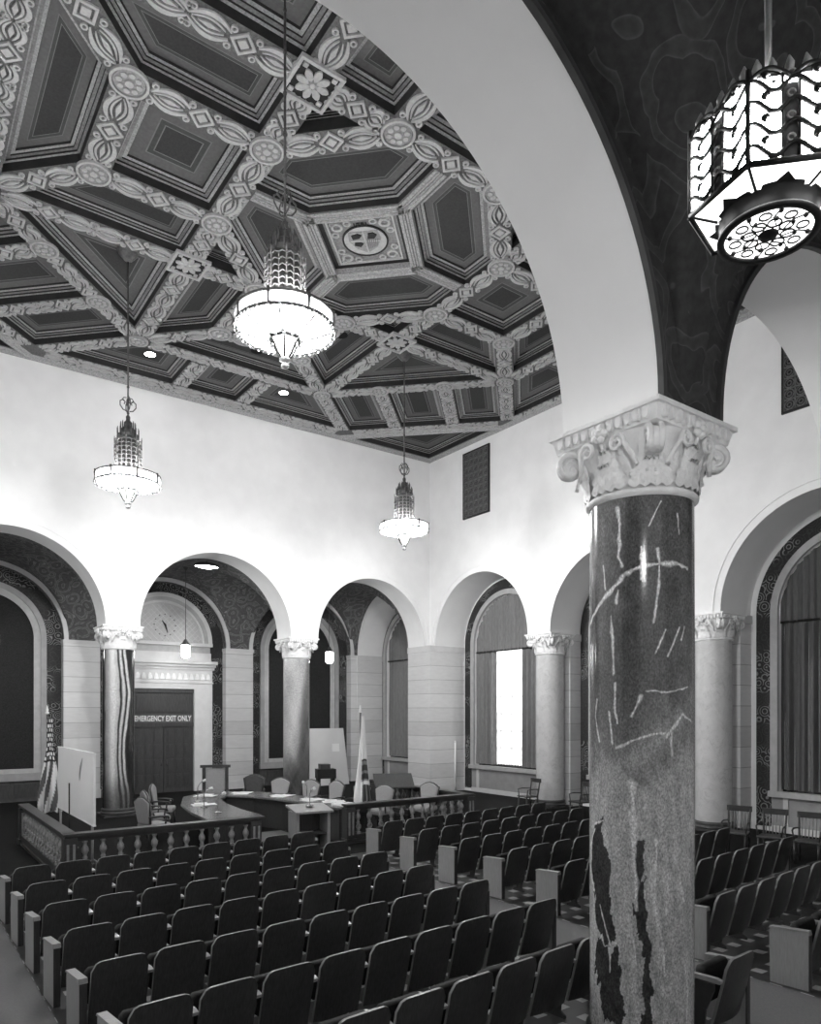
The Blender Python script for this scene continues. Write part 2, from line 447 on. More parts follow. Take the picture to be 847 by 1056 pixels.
    for i, (c, r) in enumerate(bays):
        mb = MB(); arch_band(mb, c, ZA, r, r+.14, ZS, -.02, .08, 'stone_trim', frontT(AMB)); struct(mb.build('trim_%d' % (20+i)))
        mb = MB(); arch_band(mb, c, ZA, 1.84, r, .12, -.34, -.30, 'ornament_band', frontT(AMB)); struct(mb.build('trim_%d' % (23+i)))
        if i != 1:
            mb = MB(); T = frontT(AMB+.34)
            arch_band(mb, c, ZA, 1.66, 1.84, .92, 0, .12, 'dado', T); arch_band(mb, c, ZA, 1.45, 1.67, .92, 0, .07, 'frame_stone', T)
            mb.box((c-1.86, .70, 0), (c+1.86, .96, .16), 'dado', T); mb.box((c-1.5, .94, 0), (c+1.5, 1.1, .1), 'frame_stone', T)
            mb.box((c-1.84, 0, 0), (c+1.84, .7, .05), 'dado_dark', T)
            for q in (-1.2, -.4, .4, 1.2): mb.box((c+q-.34, .14, 0), (c+q+.34, .6, .08), 'dark_wood', T)
            struct(mb.build('trim_%d' % (26+i)))
            mb = MB(); mb.prism(arch_loop(c, ZA, 1.46, 1.05, 32), 0, .03, 'felt', T); struct(mb.build('wall_panel_back'))
    # outer and rear closing walls, roof slab
    mb = MB(); mb.box((-7, -1.2, 0), (18.4, -.86, 9), 'plaster'); struct(mb.build('wall_behind'))
    mb = MB(); mb.box((-7.3, -1.2, 0), (-7, 27.2, ZC+.7), 'dado_dark'); struct(mb.build('wall_outer'))
    mb = MB(); mb.box((16.9, -1.2, 0), (18.4, RY-1, 9), 'plaster'); struct(mb.build('wall_rear_end'))
    mb = MB(); mb.box((LX-.5, RY, 0), (LX, WY, ZC+.7), 'plaster'); struct(mb.build('wall_left'))
    mb = MB(); mb.box((-7.3, -1.2, ZC+.72), (18.6, 27.7, ZC+1.0), 'dado_dark'); struct(mb.build('ceiling_slab'))
    # wall grilles high on the right wall
    for i, y0 in enumerate((18.06, 6.90)):
        T = rightT(WX); y1 = y0+1.27; z0, z1 = 9.87, 12.1
        g = MB(); g.box((y0, z0, 0), (y1, z1, .015), 'grille_dark', T)
        for a, b, c_, d in ((y0-.05, y0, z0-.05, z1+.05), (y1, y1+.05, z0-.05, z1+.05)): g.box((a, c_, 0), (b, d, .05), 'grille_dark', T)
        g.box((y0, z0-.05, 0), (y1, z0, .05), 'grille_dark', T); g.box((y0, z1, 0), (y1, z1+.05, .05), 'grille_dark', T)
        root = tag(g.build('wall_grille'), ('dark pierced grille high on the right wall nearest the far corner',
              'dark pierced grille high on the right wall seen through the right arch')[i], 'grille', 'grilles high on the right wall')
        h = MB(); nx, nz = 5, 9; dx, dz = (y1-y0)/nx, (z1-z0)/nz
        for a in range(nx):
            for b in range(nz):
                cx, cz = y0+(a+.5)*dx, z0+(b+.5)*dz
                for rr in (.42, .2):
                    P = [(cx+dx*rr*math.cos(t), cz+dz*rr*math.sin(t), .03) for t in np.linspace(0, 2*PI, 9)[:-1]]
                    h.tube(P, .016, 4, 'grille_bar', T, True)
        for a in range(nx+1): h.box((y0+a*dx-.014, z0, .015), (y0+a*dx+.014, z1, .045), 'grille_bar', T)
        for b in range(nz+1): h.box((y0, z0+b*dz-.014, .015), (y1, z0+b*dz+.014, .045), 'grille_bar', T)
        h.build('lattice', root)

# ------------------------------------------------------------------ coffered ceiling
CS = 1.0131; CX0, CY0 = 7.973, 12.279
def cw(u, v): return (CX0 + u*CS, CY0 + v*CS)
def area(P): return .5*sum(P[i][0]*P[(i+1) % len(P)][1]-P[(i+1) % len(P)][0]*P[i][1] for i in range(len(P)))
def inset(P, d):
    n = len(P); out = []
    if area(P) < 0: P = P[::-1]
    for i in range(n):
        a, b, c = Vector(P[i-1]), Vector(P[i]), Vector(P[(i+1) % n])
        e1 = (b-a).normalized(); e2 = (c-b).normalized()
        n1 = Vector((-e1.y, e1.x)); n2 = Vector((-e2.y, e2.x))
        den = 1 + n1.dot(n2)
        k = (n1+n2)/max(.15, den)
        out.append((b.x+k.x*d, b.y+k.y*d))
    return out
def inradius(P):
    lo, hi = 0, 4
    for _ in range(30):
        m = (lo+hi)/2
        Q = inset(P, m); ok = area(Q) > 0
        if ok:
            if area(P) < 0: P = P[::-1]
            for i in range(len(P)):
                a = Vector(P[(i+1) % len(P)])-Vector(P[i]); b = Vector(Q[(i+1) % len(Q)])-Vector(Q[i])
                if a.dot(b) <= 0: ok = False
        if ok: lo = m
        else: hi = m
    return lo
HOLES = []
def coffer(parent, axis_poly, hb, name='coffer_panel', depth=.15):
    P = [cw(*p) for p in axis_poly]
    if area(P) < 0: P = P[::-1]
    P = inset(P, hb); R = inradius(P); HOLES.append(P)
    k = min(1, R/.66)
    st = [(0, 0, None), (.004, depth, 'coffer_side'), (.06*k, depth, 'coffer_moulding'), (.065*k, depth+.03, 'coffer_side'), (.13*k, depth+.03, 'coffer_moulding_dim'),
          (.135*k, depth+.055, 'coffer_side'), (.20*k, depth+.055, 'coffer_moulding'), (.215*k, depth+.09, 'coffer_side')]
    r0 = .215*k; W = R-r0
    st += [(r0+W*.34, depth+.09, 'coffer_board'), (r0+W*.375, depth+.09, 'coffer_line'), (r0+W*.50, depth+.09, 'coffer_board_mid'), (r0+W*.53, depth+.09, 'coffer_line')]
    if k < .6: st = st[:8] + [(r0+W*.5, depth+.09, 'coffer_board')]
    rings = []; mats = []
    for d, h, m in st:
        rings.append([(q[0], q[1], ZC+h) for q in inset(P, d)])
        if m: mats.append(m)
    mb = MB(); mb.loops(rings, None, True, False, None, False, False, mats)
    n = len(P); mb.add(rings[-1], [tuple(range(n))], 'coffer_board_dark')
    return mb.build(name, parent)
class Orn(MB):
    """flat raised ornament on the underside of the beams"""
    base = ZC
    def flat(s, out, inn=None, mat='gilt_ornament', z=.03):
        n = len(out)
        lo = [(p[0], p[1], s.base-z) for p in out]; hi = [(p[0], p[1], s.base+.002) for p in out]
        if inn is None:
            s.add(lo, [tuple(range(n))], mat); s.add(lo+hi, [(k, (k+1) % n, n+(k+1) % n, n+k) for k in range(n)], mat)
        else:
            li = [(p[0], p[1], s.base-z) for p in inn]; hi2 = [(p[0], p[1], s.base+.002) for p in inn]
            s.loops([hi, lo, li, hi2], mat, True)
    def ribbon(s, pts, w, mat='gilt_ornament', z=.03):
        a, b = [], []
        n = len(pts)
        for i, p in enumerate(pts):
            d = Vector(pts[min(i+1, n-1)])-Vector(pts[max(i-1, 0)]); d.normalize()
            ww = w[i] if isinstance(w, (list, tuple)) else w
            a.append((p[0]-d.y*ww, p[1]+d.x*ww)); b.append((p[0]+d.y*ww, p[1]-d.x*ww))
        s.flat(a+b[::-1], None, mat, z) if n < 4 else s.loops([[(q[0], q[1], s.base+.002) for q in a], [(q[0], q[1], s.base-z) for q in a], [(q[0], q[1], s.base-z) for q in b], [(q[0], q[1], s.base+.002) for q in b]], mat, False)
    def disc(s, c, r, mat='gilt_ornament', z=.04, n=24, r2=None):
        o = [(c[0]+r*math.cos(2*PI*k/n), c[1]+r*math.sin(2*PI*k/n)) for k in range(n)]
        i = None if r2 is None else [(c[0]+r2*math.cos(2*PI*k/n), c[1]+r2*math.sin(2*PI*k/n)) for k in range(n)]
        s.flat(o, i, mat, z)
    def segment(s, p0, p1, w=.2, trim=.3, mat='gilt_ornament'):
        p0 = Vector(p0); p1 = Vector(p1); d = p1-p0; Ln = d.length-2*trim
        if Ln < .35: return
        d.normalize(); t = Vector((-d.y, d.x)); o = p0+d*trim
        M = lambda a, b: tuple(o + d*a + t*b)
        n = max(1, round(Ln/1.35)); U = Ln/n
        for k in range(n):
            b = k*U; c = b+U/2; q = min(w, U*.2)
            s.flat([M(c-q, 0), M(c, -q), M(c+q, 0), M(c, q)], [M(c-q*.72, 0), M(c, -q*.72), M(c+q*.72, 0), M(c, q*.72)], mat)
            s.flat([M(c-q*.45, 0), M(c, -q*.45), M(c+q*.45, 0), M(c, q*.45)], None, mat)
            for sg in (-1, 1):
                e0 = q*1.02; e1 = U*.5
                X = lambda a: c + sg*a
                for h in (-1, 1):
                    P = []; W = []
                    for i in range(9):
                        f = i/8; P.append(M(X(e0+(e1-e0)*f), h*(w*.86)*math.sin(PI*(f*.86+.10))**.8)); W.append(w*(.05+.13*math.sin(PI*f)))
                    s.ribbon(P, W, mat)
                    P = []; W = []
                    for i in range(7):
                        f = i/6; P.append(M(X(e0+(e1-e0)*(.12+.8*f)), h*(w*.48)*math.sin(PI*(f*.86+.10)))); W.append(w*(.03+.06*math.sin(PI*f)))
                    s.ribbon(P, W, mat, .024)
                    s.disc(M(X(q*.95), h*w*.74), w*.27, mat, .03, 9, w*.14)
                    if U > .8: s.disc(M(X(e1-w*.18), h*w*.74), w*.26, mat, .03, 9, w*.13)
                m0, m1 = e0+(e1-e0)*.22, e0+(e1-e0)*.78
                s.flat([M(X(m0), 0), M(X((m0+m1)/2), -w*.2), M(X(m1), 0), M(X((m0+m1)/2), w*.2)], None, mat)
    def medallion(s, c, r, mat='gilt_ornament'):
        s.disc(c, r, mat, .05, 28, r*.86); s.disc(c, r*.8, 'gilt_dim', .035, 28)
        for k in range(8):
            a = 2*PI*k/8; s.disc((c[0]+r*.52*math.cos(a), c[1]+r*.52*math.sin(a)), r*.16, mat, .05, 8)
        s.disc(c, r*.22, mat, .06, 10)
    def star(s, c, h, mat='gilt_ornament'):
        Q = lambda a, b: (c[0]+a, c[1]+b)
        sq = lambda e: [Q(-e, -e), Q(e, -e), Q(e, e), Q(-e, e)]
        s.flat(sq(h*.96), None, 'coffer_side', .02); s.flat(sq(h), sq(h*.86), mat, .06)
        for k in range(8):
            a = 2*PI*k/8; P = []
            for f, w in ((.12, .0), (.35, .15), (.62, .19), (.8, .1), (.86, 0)): P.append((f, w))
            P += [(f, -w) for f, w in P[-2:0:-1]]
            s.flat([Q(h*.86*(f*math.cos(a)-w*math.sin(a)), h*.86*(f*math.sin(a)+w*math.cos(a))) for f, w in P], None, mat, .045)
        s.disc(c, h*.13, mat, .06, 10)
        for a in (-1, 1):
            for b in (-1, 1):
                x, y, e = a*h*.66, b*h*.66, h*.1
                s.flat([Q(x-e, y-e), Q(x+e, y-e), Q(x+e, y+e), Q(x-e, y+e)], None, mat, .045)

def build_ceiling():
    root = struct(bpy.data.objects.new('ceiling', None)); COL.objects.link(root)
    R, q, M_, Pq, O_ = 2.68, 1.11, 4.9, 2.65, 6.44
    OV, OE = 8.55, 4.72       # outer octagon: straight sides and their ends
    rot = lambda p, k: [(p[0], p[1]), (-p[1], p[0]), (-p[0], -p[1]), (p[1], -p[0])][k]
    hb = .245
    segs = set(); 
    def seg(a, b): segs.add(tuple(sorted((tuple(np.round(a, 3)), tuple(np.round(b, 3))))))
    for k in range(4):
        r = lambda *p: rot(p, k)
        # centre hexagon panels beside the seal
        P = [r(-1.30, 0), r(0, -1.30), r(0, -R), r(-q, -R), r(-R, -q), r(-R, 0)]
        Pw = [r(-1.30-.0, 0), r(0, -1.30), r(0, -R+.0), r(-q, -R), r(-R, -q), r(-R, 0)]
        coffer(root, Pw, .17, depth=.12)
        coffer(root, [r(R, R), r(R, q), r(q, R)], .235, depth=.2)
        coffer(root, [r(R, q), r(R, -q), r(M_, -q), r(M_, q)], hb)
        coffer(root, [r(R, R), r(R, q), r(M_, q), r(O_, Pq)], hb)
        coffer(root, [r(R, R), r(q, R), r(q, M_), r(Pq, O_)], hb)
        coffer(root, [r(M_, q), r(M_, -q), r(O_, -Pq), r(O_, Pq)], hb)
        coffer(root, [r(R, R), r(O_, Pq), r(Pq, O_)], hb)
        for a, b in (((R, q), (R, -q)), ((R, q), (q, R)), ((R, R), (R, q)), ((R, R), (q, R)), ((R, q), (M_, q)), ((R, -q), (M_, -q)), ((M_, q), (M_, -q)),
                     ((M_, q), (O_, Pq)), ((M_, -q), (O_, -Pq)), ((R, R), (O_, Pq)), ((R, R), (Pq, O_)), ((O_, Pq), (O_, -Pq)), ((O_, Pq), (Pq, O_)),
                     ((O_, Pq), (OV, OE)), ((O_, -Pq), (OV, -OE))):
            seg(r(*a), r(*b))
        if k != 3:      # the side over the rear arcade stays plain
            e = .96
            pr = [(-Pq, -OE), (-e, -e), (e, e), (Pq, OE)]
            for i in range(3):
                coffer(root, [r(O_, pr[i][0]), r(O_, pr[i+1][0]), r(OV, pr[i+1][1]), r(OV, pr[i][1])], .23)
            seg(r(O_, e), r(OV, e)); seg(r(O_, -e), r(OV, -e))
            seg(r(OV, OE), r(OV, -OE))
        if k in (0, 1):
            c2 = math.sqrt(.5); dg = lambda w, d: r((d+w)*c2, (d-w)*c2)
            d0, d1 = (O_+Pq)*c2, (OV+OE)*c2; w0, w1 = (O_-Pq)*c2, (OV-OE)*c2; e = .95
            pr = [(-w0, -w1), (-e, -e), (e, e), (w0, w1)]
            for i in range(3):
                coffer(root, [dg(pr[i][0], d0), dg(pr[i+1][0], d0), dg(pr[i+1][1], d1), dg(pr[i][1], d1)], .23)
            seg(dg(e, d0), dg(e, d1)); seg(dg(-e, d0), dg(-e, d1)); seg(r(OV, OE), r(OE, OV))
            # corner triangle
            U, V_ = (8.6, 8.86) if k == 0 else (8.86, 8.66)
            sm = 13.75
            coffer(root, [r(sm-V_ if k == 0 else sm-V_, V_), r(U, V_), r(U, sm-U)], .12, depth=.16)
    # beam plate with holes
    x0, x1, y0, y1 = LX, WX, RY, WY
    mb = MB()
    SQ = [cw(*p) for p in ((-1.2, 0), (0, -1.2), (1.2, 0), (0, 1.2))]
    loops = [[(x0, y0), (x1, y0), (x1, y1), (x0, y1)]] + [h if area(h) < 0 else h[::-1] for h in HOLES] + [SQ[::-1] if area(SQ) > 0 else SQ]
    tri = tessellate_polygon([[Vector((p[0], p[1], 0)) for p in l] for l in loops])
    mb.add([(p[0], p[1], ZC) for l in loops for p in l], tri, 'beam_face')
    mb.build('beam_grid', root)
    # ornaments
    ob = Orn(); oc = Orn()
    nodes = [(R, q), (R, -q), (-R, q), (-R, -q), (q, R), (-q, R), (q, -R), (-q, -R), (M_, q), (M_, -q), (-M_, q), (-M_, -q), (q, M_), (-q, M_), (q, -M_), (-q, -M_)]
    for p in nodes: oc.medallion(cw(*p), .29)
    for a in (-R, R):
        for b in (-R, R): oc.star(cw(a, b), .37)
    for k in range(2):
        for w in (.95, -.95):
            d = (O_+Pq)*math.sqrt(.5); p = rot(((d+w)*math.sqrt(.5), (d-w)*math.sqrt(.5)), k); oc.medallion(cw(*p), .27)
    for p in ((O_, Pq), (Pq, O_), (-O_, Pq), (-Pq, O_), (-O_, -Pq), (O_, -Pq)): oc.medallion(cw(*p), .25)
    for a, b in segs:
        inner = max(abs(a[0]), abs(a[1]), abs(b[0]), abs(b[1])) < O_-.1
        if min(a[1], b[1]) < -6.6 : continue
        A, B = Vector(cw(*a)), Vector(cw(*b))
        # octagon edges that the stars cut short
        ob.segment(A, B, .215 if inner else .2, .31, 'gilt_ornament')
    for k in range(4):
        for a_, b_ in (((1.22, 0), (2.42, 0)), ((1.30, 0), (0, 1.30))):
            a2, b2 = rot(a_, k), rot(b_, k); A, B = Vector(cw(*a2)), Vector(cw(*b2)); d_ = (B-A).normalized(); n_ = Vector((-d_.y, d_.x))
            for o_, w_ in ((-.105, .03), (-.04, .018), (.02, .018), (.085, .03)): ob.ribbon([tuple(A+n_*o_), tuple((A+B)/2+n_*o_), tuple(B+n_*o_)], w_, 'coffer_moulding', .02)
    ob.build('beam_ornament', root); oc.build('node_medallions', root)
    # seal panel
    mb = MB()
    A = [(p[0], p[1], ZC) for p in SQ]
    B_ = [(p[0], p[1], ZC+.12) for p in inset(SQ, .02)]
    C_ = [(p[0], p[1], ZC+.12) for p in inset(SQ, .12)]
    mb.loops([A, B_, C_], None, True, False, None, False, False, ['coffer_moulding', 'coffer_side'])
    mb.add(C_, [(0, 1, 2, 3)], 'coffer_moulding_dim')
    mb.build('seal_panel', root)
    sb = Orn(); sb.base = ZC+.12; c0 = cw(0, 0); ax = Vector((c2 := math.sqrt(.5), -c2)); ay = Vector((-c2, -c2))
    Q = lambda a, b: (c0[0]+ax.x*a+ay.x*b, c0[1]+ax.y*a+ay.y*b)
    def cir(r, rx=1, n=32): return [Q(r*rx*math.cos(2*PI*k/n), r*math.sin(2*PI*k/n)) for k in range(n)]
    dz = 0
    def fl(out, inn=None, mat='gilt_dim', z=.02): sb.flat(out, inn, mat, dz+z)
    h = .68
    fl([Q(-h, -h), Q(h, -h), Q(h, h), Q(-h, h)], [Q(-h*.95, -h*.95), Q(h*.95, -h*.95), Q(h*.95, h*.95), Q(-h*.95, h*.95)], 'gilt_ornament', .03)
    fl(cir(.47), cir(.44), 'coffer_side', .03); fl(cir(.435), None, 'gilt_ornament', .02)
    sh = [(-.30, .30), (.30, .30), (.33, .05), (.22, -.2), (0, -.36), (-.22, -.2), (-.33, .05)]
    fl([Q(*p) for p in sh], None, 'gilt_dim', .03)
    fl([Q(-.3, .06), Q(.31, -.0), Q(.31, -.03), Q(-.3, .03)], None, 'gilt_ornament', .04); fl([Q(-.015, .3), Q(.015, .3), Q(.02, -.35), Q(-.01, -.35)], None, 'gilt_ornament', .04)
    for i in range(6): fl([Q(.04+i*.043, .05), Q(.06+i*.043, .05), Q(.05+i*.036, -.22+i*.015), Q(.03+i*.036, -.22+i*.015)], None, 'coffer_moulding_dim', .045)
    fl([Q(-.24, .1), Q(-.1, .12), Q(-.04, .2), Q(-.12, .26), Q(-.25, .22)], None, 'coffer_side', .045)
    fl([Q(.06, .09), Q(.2, .08), Q(.27, .18), Q(.2, .26), Q(.1, .24)], None, 'coffer_side', .045)
    fl([Q(-.24, -.08), Q(-.12, -.14), Q(-.05, -.06), Q(-.1, .0), Q(-.22, .0)], None, 'coffer_side', .045)
    for a in (-1, 1):
        for b in (-1, 1):
            for rr, (ox, oy) in ((.12, (.48, .48)), (.08, (.56, .26)), (.08, (.26, .56)), (.05, (.57, .57))):
                P = [(a*(ox)+rr*math.cos(t), b*(oy)+rr*math.sin(t)) for t in np.linspace(0, 2*PI, 13)[:-1]]
                P2 = [(a*(ox)+rr*.6*math.cos(t), b*(oy)+rr*.6*math.sin(t)) for t in np.linspace(0, 2*PI, 13)[:-1]]
                fl([Q(*p) for p in P], [Q(*p) for p in P2], 'gilt_ornament', .03)
    sb.build('seal_relief', root)
    text_mesh('seal_lettering', '1781', .16, 'coffer_side', Matrix(((ax.x, ay.x, 0, Q(0, .5)[0]), (ax.y, ay.y, 0, Q(0, .5)[1]), (0, 0, -1, ZC+.088), (0, 0, 0, 1))), root, .01)
    # cornices: along the walls and along the cut corners of the octagon
    mb = MB()
    prof = [(0, -.11), (.03, -.11), (.05, -.07), (.10, -.05), (.13, .0), (0, .0)]
    def strip(a, b, n, mats):
        a = Vector(a); b = Vector(b); n = Vector(n)
        rings = [[(a.x+n.x*d, a.y+n.y*d, ZC+z) for d, z in prof], [(b.x+n.x*d, b.y+n.y*d, ZC+z) for d, z in prof]]
        mb.loops(rings, mats, True)
    strip((x0, y1), (x1, y1), (0, -1), 'coffer_moulding'); strip((x1, y0), (x1, y1), (-1, 0), 'coffer_moulding'); strip((x0, y0), (x0, y1), (1, 0), 'coffer_moulding')
    P1, P2 = cw(13.68-8.94, 8.94), cw(8.66, 13.68-8.66)
    strip(P1, P2, (-c2, -c2), 'coffer_moulding'); 
    P1, P2 = cw(-(13.68-8.94), 8.94), cw(-8.86, 13.68-8.86); strip(P1, P2, (c2, -c2), 'coffer_moulding')
    mb.build('cornice', root)
    # recessed lights
    for i, (u, v, lit) in enumerate(((-2.05, 7.45, 1), (1.9, 7.45, 1), (-1.25, 3.55, 0), (1.6, 3.6, 0), (.2, 5.6, 0))):
        x, y = cw(u, v)
        mb = MB(); z = ZC+.238
        mb.lathe([(.17, z), (.17, z-.012), (.14, z-.015), (.14, z)], 20, 'coffer_line' if lit else 'void_black', (x, y, 0), False)
        lab = ['small lit round downlight in the front coffer, the left one of the two', 'small lit round downlight in the front coffer, the right one of the two',
               'unlit dark round downlight in the coffer left of the large chandelier', 'unlit dark round downlight in the coffer right of the large chandelier', 'unlit dark round downlight in the long coffer behind the large chandelier'][i]
        o = tag(mb.build('downlight'), lab, 'ceiling light')
        mb = MB(); mb.lathe([(.14, z-.014), (.145, z-.012)], 20, 'downlight_glass' if lit else 'void_black', (x, y, 0), False); mb.build('lens', o)

def text_mesh(name, body, size, mat, M, parent=None, ext=.01, width=None, bold=0.):
    cu = bpy.data.curves.new(name, 'FONT'); cu.body = body; cu.size = size; cu.align_x = 'CENTER'; cu.align_y = 'CENTER'; cu.extrude = ext; cu.resolution_u = 3; cu.offset = bold
    o = bpy.data.objects.new(name+'_tmp', cu); COL.objects.link(o)
    dg = bpy.context.evaluated_depsgraph_get(); dg.update()
    me = bpy.data.meshes.new_from_object(o.evaluated_get(dg)); me.name = name
    bpy.data.objects.remove(o); bpy.data.curves.remove(cu)
    if width:
        xs = [v.co.x for v in me.vertices]; k = width/(max(xs)-min(xs))
        me.transform(Matrix.Diagonal((k, 1, 1, 1)))
    me.transform(M); me.materials.clear(); me.materials.append(MATS[mat])
    ob = bpy.data.objects.new(name, me); COL.objects.link(ob)
    if parent: ob.parent = parent
    return ob

# ------------------------------------------------------------------ columns
SR = .439
def sup(r, e, n, z, c=(0, 0)):
    out = []
    for k in range(n):
        a = 2*PI*k/n; ca, sa = math.cos(a), math.sin(a)
        q = (abs(ca)**e + abs(sa)**e)**(-1/e)
        out.append((c[0]+r*q*ca, c[1]+r*q*sa, z))
    return out
CAPMESH = {}
def make_capital_meshes():
    mb = MB()
    rings = [sup(.44, 2, 56, 4.80), sup(.475, 2, 56, 4.82), sup(.48, 2, 56, 4.845), sup(.455, 2, 56, 4.865), sup(.44, 2, 56, 4.87), sup(.435, 2, 56, 4.95),
             sup(.44, 2.1, 56, 5.05), sup(.455, 2.3, 56, 5.15), sup(.485, 2.8, 56, 5.25), sup(.515, 3.6, 56, 5.33)]
    mb.loops(rings, 'carved_stone', True, True)
    mb.build('bell_tmp')
    o = bpy.data.objects['bell_tmp']; CAPMESH['bell'] = o.data; bpy.data.objects.remove(o)
    # leaves
    mb = MB()
    def leaf(a, r0, z0, h, w, curl, n=9, m=10):
        V = []
        for j in range(m+1):
            t = j/m
            rr = r0 + .018 + curl*t**2.6; zz = z0 + h*(t if t < .86 else .86+.14*math.sin((t-.86)/.14*PI)*.6)
            ww = w*(1-.55*t**2.2)*(1+.16*math.sin(t*5.5*PI)*(.3+.7*t))
            for i in range(n):
                u = -1+2*i/(n-1)
                d = .028*(1-u*u)+.012*math.cos(u*PI*3.5)
                x, y = rr+d, u*ww*.5
                V.append((x*math.cos(a)-y*math.sin(a), x*math.sin(a)+y*math.cos(a), zz+.012*math.cos(u*PI*4)))
        F = [(j*n+i, j*n+i+1, (j+1)*n+i+1, (j+1)*n+i) for j in range(m) for i in range(n-1)]
        mb.add(V, F, 'carved_stone', True)
    for k in range(8): leaf(2*PI*k/8, .435, 4.87, .23, .34, .06)
    for k in range(4): leaf(PI/4+PI/2*k, .44, 4.90, .33, .30, .16); leaf(PI/2*k, .44, 4.9, .33, .26, .06)
    mb.build('t'); o = bpy.data.objects['t']; CAPMESH['leaves'] = o.data; bpy.data.objects.remove(o)
    # corner volute along +x+y
    def spiral(c, e1, e2, r0, turns, start, n=34, rmin=.02):
        P = []
        for i in range(n):
            f = i/(n-1); a = start - turns*2*PI*f; r = r0*(1-f)+rmin*f
            P.append(Vector(c)+Vector(e1)*r*math.cos(a)+Vector(e2)*r*math.sin(a))
        return P
    mb = MB(); d = Vector((math.sqrt(.5), math.sqrt(.5), 0)); t = Vector((-d.y, d.x, 0)); z = Vector((0, 0, 1))
    for sg in (-.045, .045):
        c = d*.615+z*5.19+t*sg
        sp = spiral(c, -d, z, .105, 1.7, -PI*.5+.9*PI)
        sp = spiral(c, d, z, .125, 1.7, PI*.95)
        st = [d*.47+z*4.98+t*sg*.6, d*.475+z*5.08+t*sg*.8]
        mb.tube([tuple(p) for p in st+sp], [.022, .026]+[.030-.014*i/33 for i in range(34)], 7, 'carved_stone')
    mb.sphere(tuple(d*.615+z*5.19), .05, 'carved_stone', 10, 6)
    mb.lathe([(.001, -.05), (.105, -.045), (.105, .045), (.001, .05)], 14, 'carved_stone', (0, 0, 0), True,
             lambda p: tuple(d*(.615+p[0]) + z*(5.19+p[1]) + t*p[2]))
    mb.build('t'); o = bpy.data.objects['t']; CAPMESH['volute'] = o.data; bpy.data.objects.remove(o)
    # scrolls on the faces
    mb = MB()
    for k in range(4):
        a = PI/2*k; n_ = Vector((math.cos(a), math.sin(a), 0)); t = Vector((-n_.y, n_.x, 0))
        for sg in (-1, 1):
            c = n_*.545+t*sg*.15+z*5.225
            sp = spiral(c, -t*sg, z, .075, 1.5, PI*1.05, 26)
            mb.tube([tuple(p) for p in [n_*.47+t*sg*.30+z*5.02, n_*.49+t*sg*.26+z*5.12]+sp], [.02, .022]+[.022-.01*i/25 for i in range(26)], 6, 'carved_stone')
        c = n_*.57+z*5.33
        for q in range(5):
            b = 2*PI*q/5; mb.sphere(tuple(c+t*.05*math.cos(b)+z*.05*math.sin(b)), .035, 'carved_stone', 8, 6)
        mb.sphere(tuple(c+n_*.02), .03, 'carved_stone', 8, 6)
        mb.tube([tuple(n_*.46+z*5.0), tuple(n_*.5+z*5.15), tuple(c)], .018, 6, 'carved_stone')
    mb.build('t'); o = bpy.data.objects['t']; CAPMESH['scrolls'] = o.data; bpy.data.objects.remove(o)
    # abacus with tongue moulding
    mb = MB()
    sq = lambda e, z: [(-e, -e, z), (e, -e, z), (e, e, z), (-e, e, z)]
    mb.loops([sq(.48, 5.315), sq(.515, 5.32), sq(.545, 5.43), sq(.572, 5.435), sq(.572, 5.474)], 'carved_stone', True, False, None, True, True)
    for k in range(4):
        a = PI/2*k; ca, sa = math.cos(a), math.sin(a); n = 11
        for i in range(n):
            u = -.44+.88*i/(n-1)
            for w, h, dd in ((.026, .085, .012),):
                P = []
                for b in range(9):
                    tt = PI*b/8; P.append((u+w*math.cos(tt+PI), 5.365-.03*math.sin(tt)+0))
                P += [(u+w, 5.425), (u-w, 5.425)]
                mb.prism(P, .52, .565, 'carved_stone', lambda p: (p[2]*ca-p[0]*sa, p[2]*sa+p[0]*ca, p[1]))
    mb.build('t'); o = bpy.data.objects['t']; CAPMESH['abacus'] = o.data; bpy.data.objects.remove(o)
    mb = MB()
    mb.box((-.5, -.5, 0), (.5, .5, .06), 'dado_dark')
    mb.lathe([(.48, .06), (.5, .08), (.5, .11), (.47, .13), (.46, .15), (.475, .17), (.475, .2), (.45, .215), (.44, .235)], 40, 'dado_dark', cap0=False, cap1=False)
    mb.build('t'); o = bpy.data.objects['t']; CAPMESH['base'] = o.data; bpy.data.objects.remove(o)
def col_part(name, me, parent):
    o = bpy.data.objects.new(name, me); COL.objects.link(o); o.parent = parent; return o
def column(x, y, label, shaft_mesh):
    t = thing('marble_column', label, 'column', (x, y, 0), 0, 'marble columns of the arcades')
    col_part('base', CAPMESH['base'], t); col_part('shaft', shaft_mesh, t)
    c = col_part('capital', CAPMESH['bell'], t)
    col_part('abacus', CAPMESH['abacus'], c); col_part('acanthus_leaves', CAPMESH['leaves'], c); col_part('face_scrolls', CAPMESH['scrolls'], c)
    for k in range(4):
        v = col_part('volute', CAPMESH['volute'], c); v.rotation_euler.z = PI/2*k
    return t
def fbm(th, z, seed, f=1., oct=5, sz=1.):
    """tileable-in-angle value noise by sums of random sines"""
    r = np.random.RandomState(seed); out = np.zeros_like(th); amp = 1.
    for o in range(oct):
        for k in range(5):
            m = int(max(1, round(f*2**o*r.uniform(.6, 1.4)))); kz = f*2**o*r.uniform(.5, 1.5)*sz*r.choice((-1, 1))
            out += amp*np.sin(m*th+kz*z*2+r.uniform(0, 6.28))/5
        amp *= .55
    return out
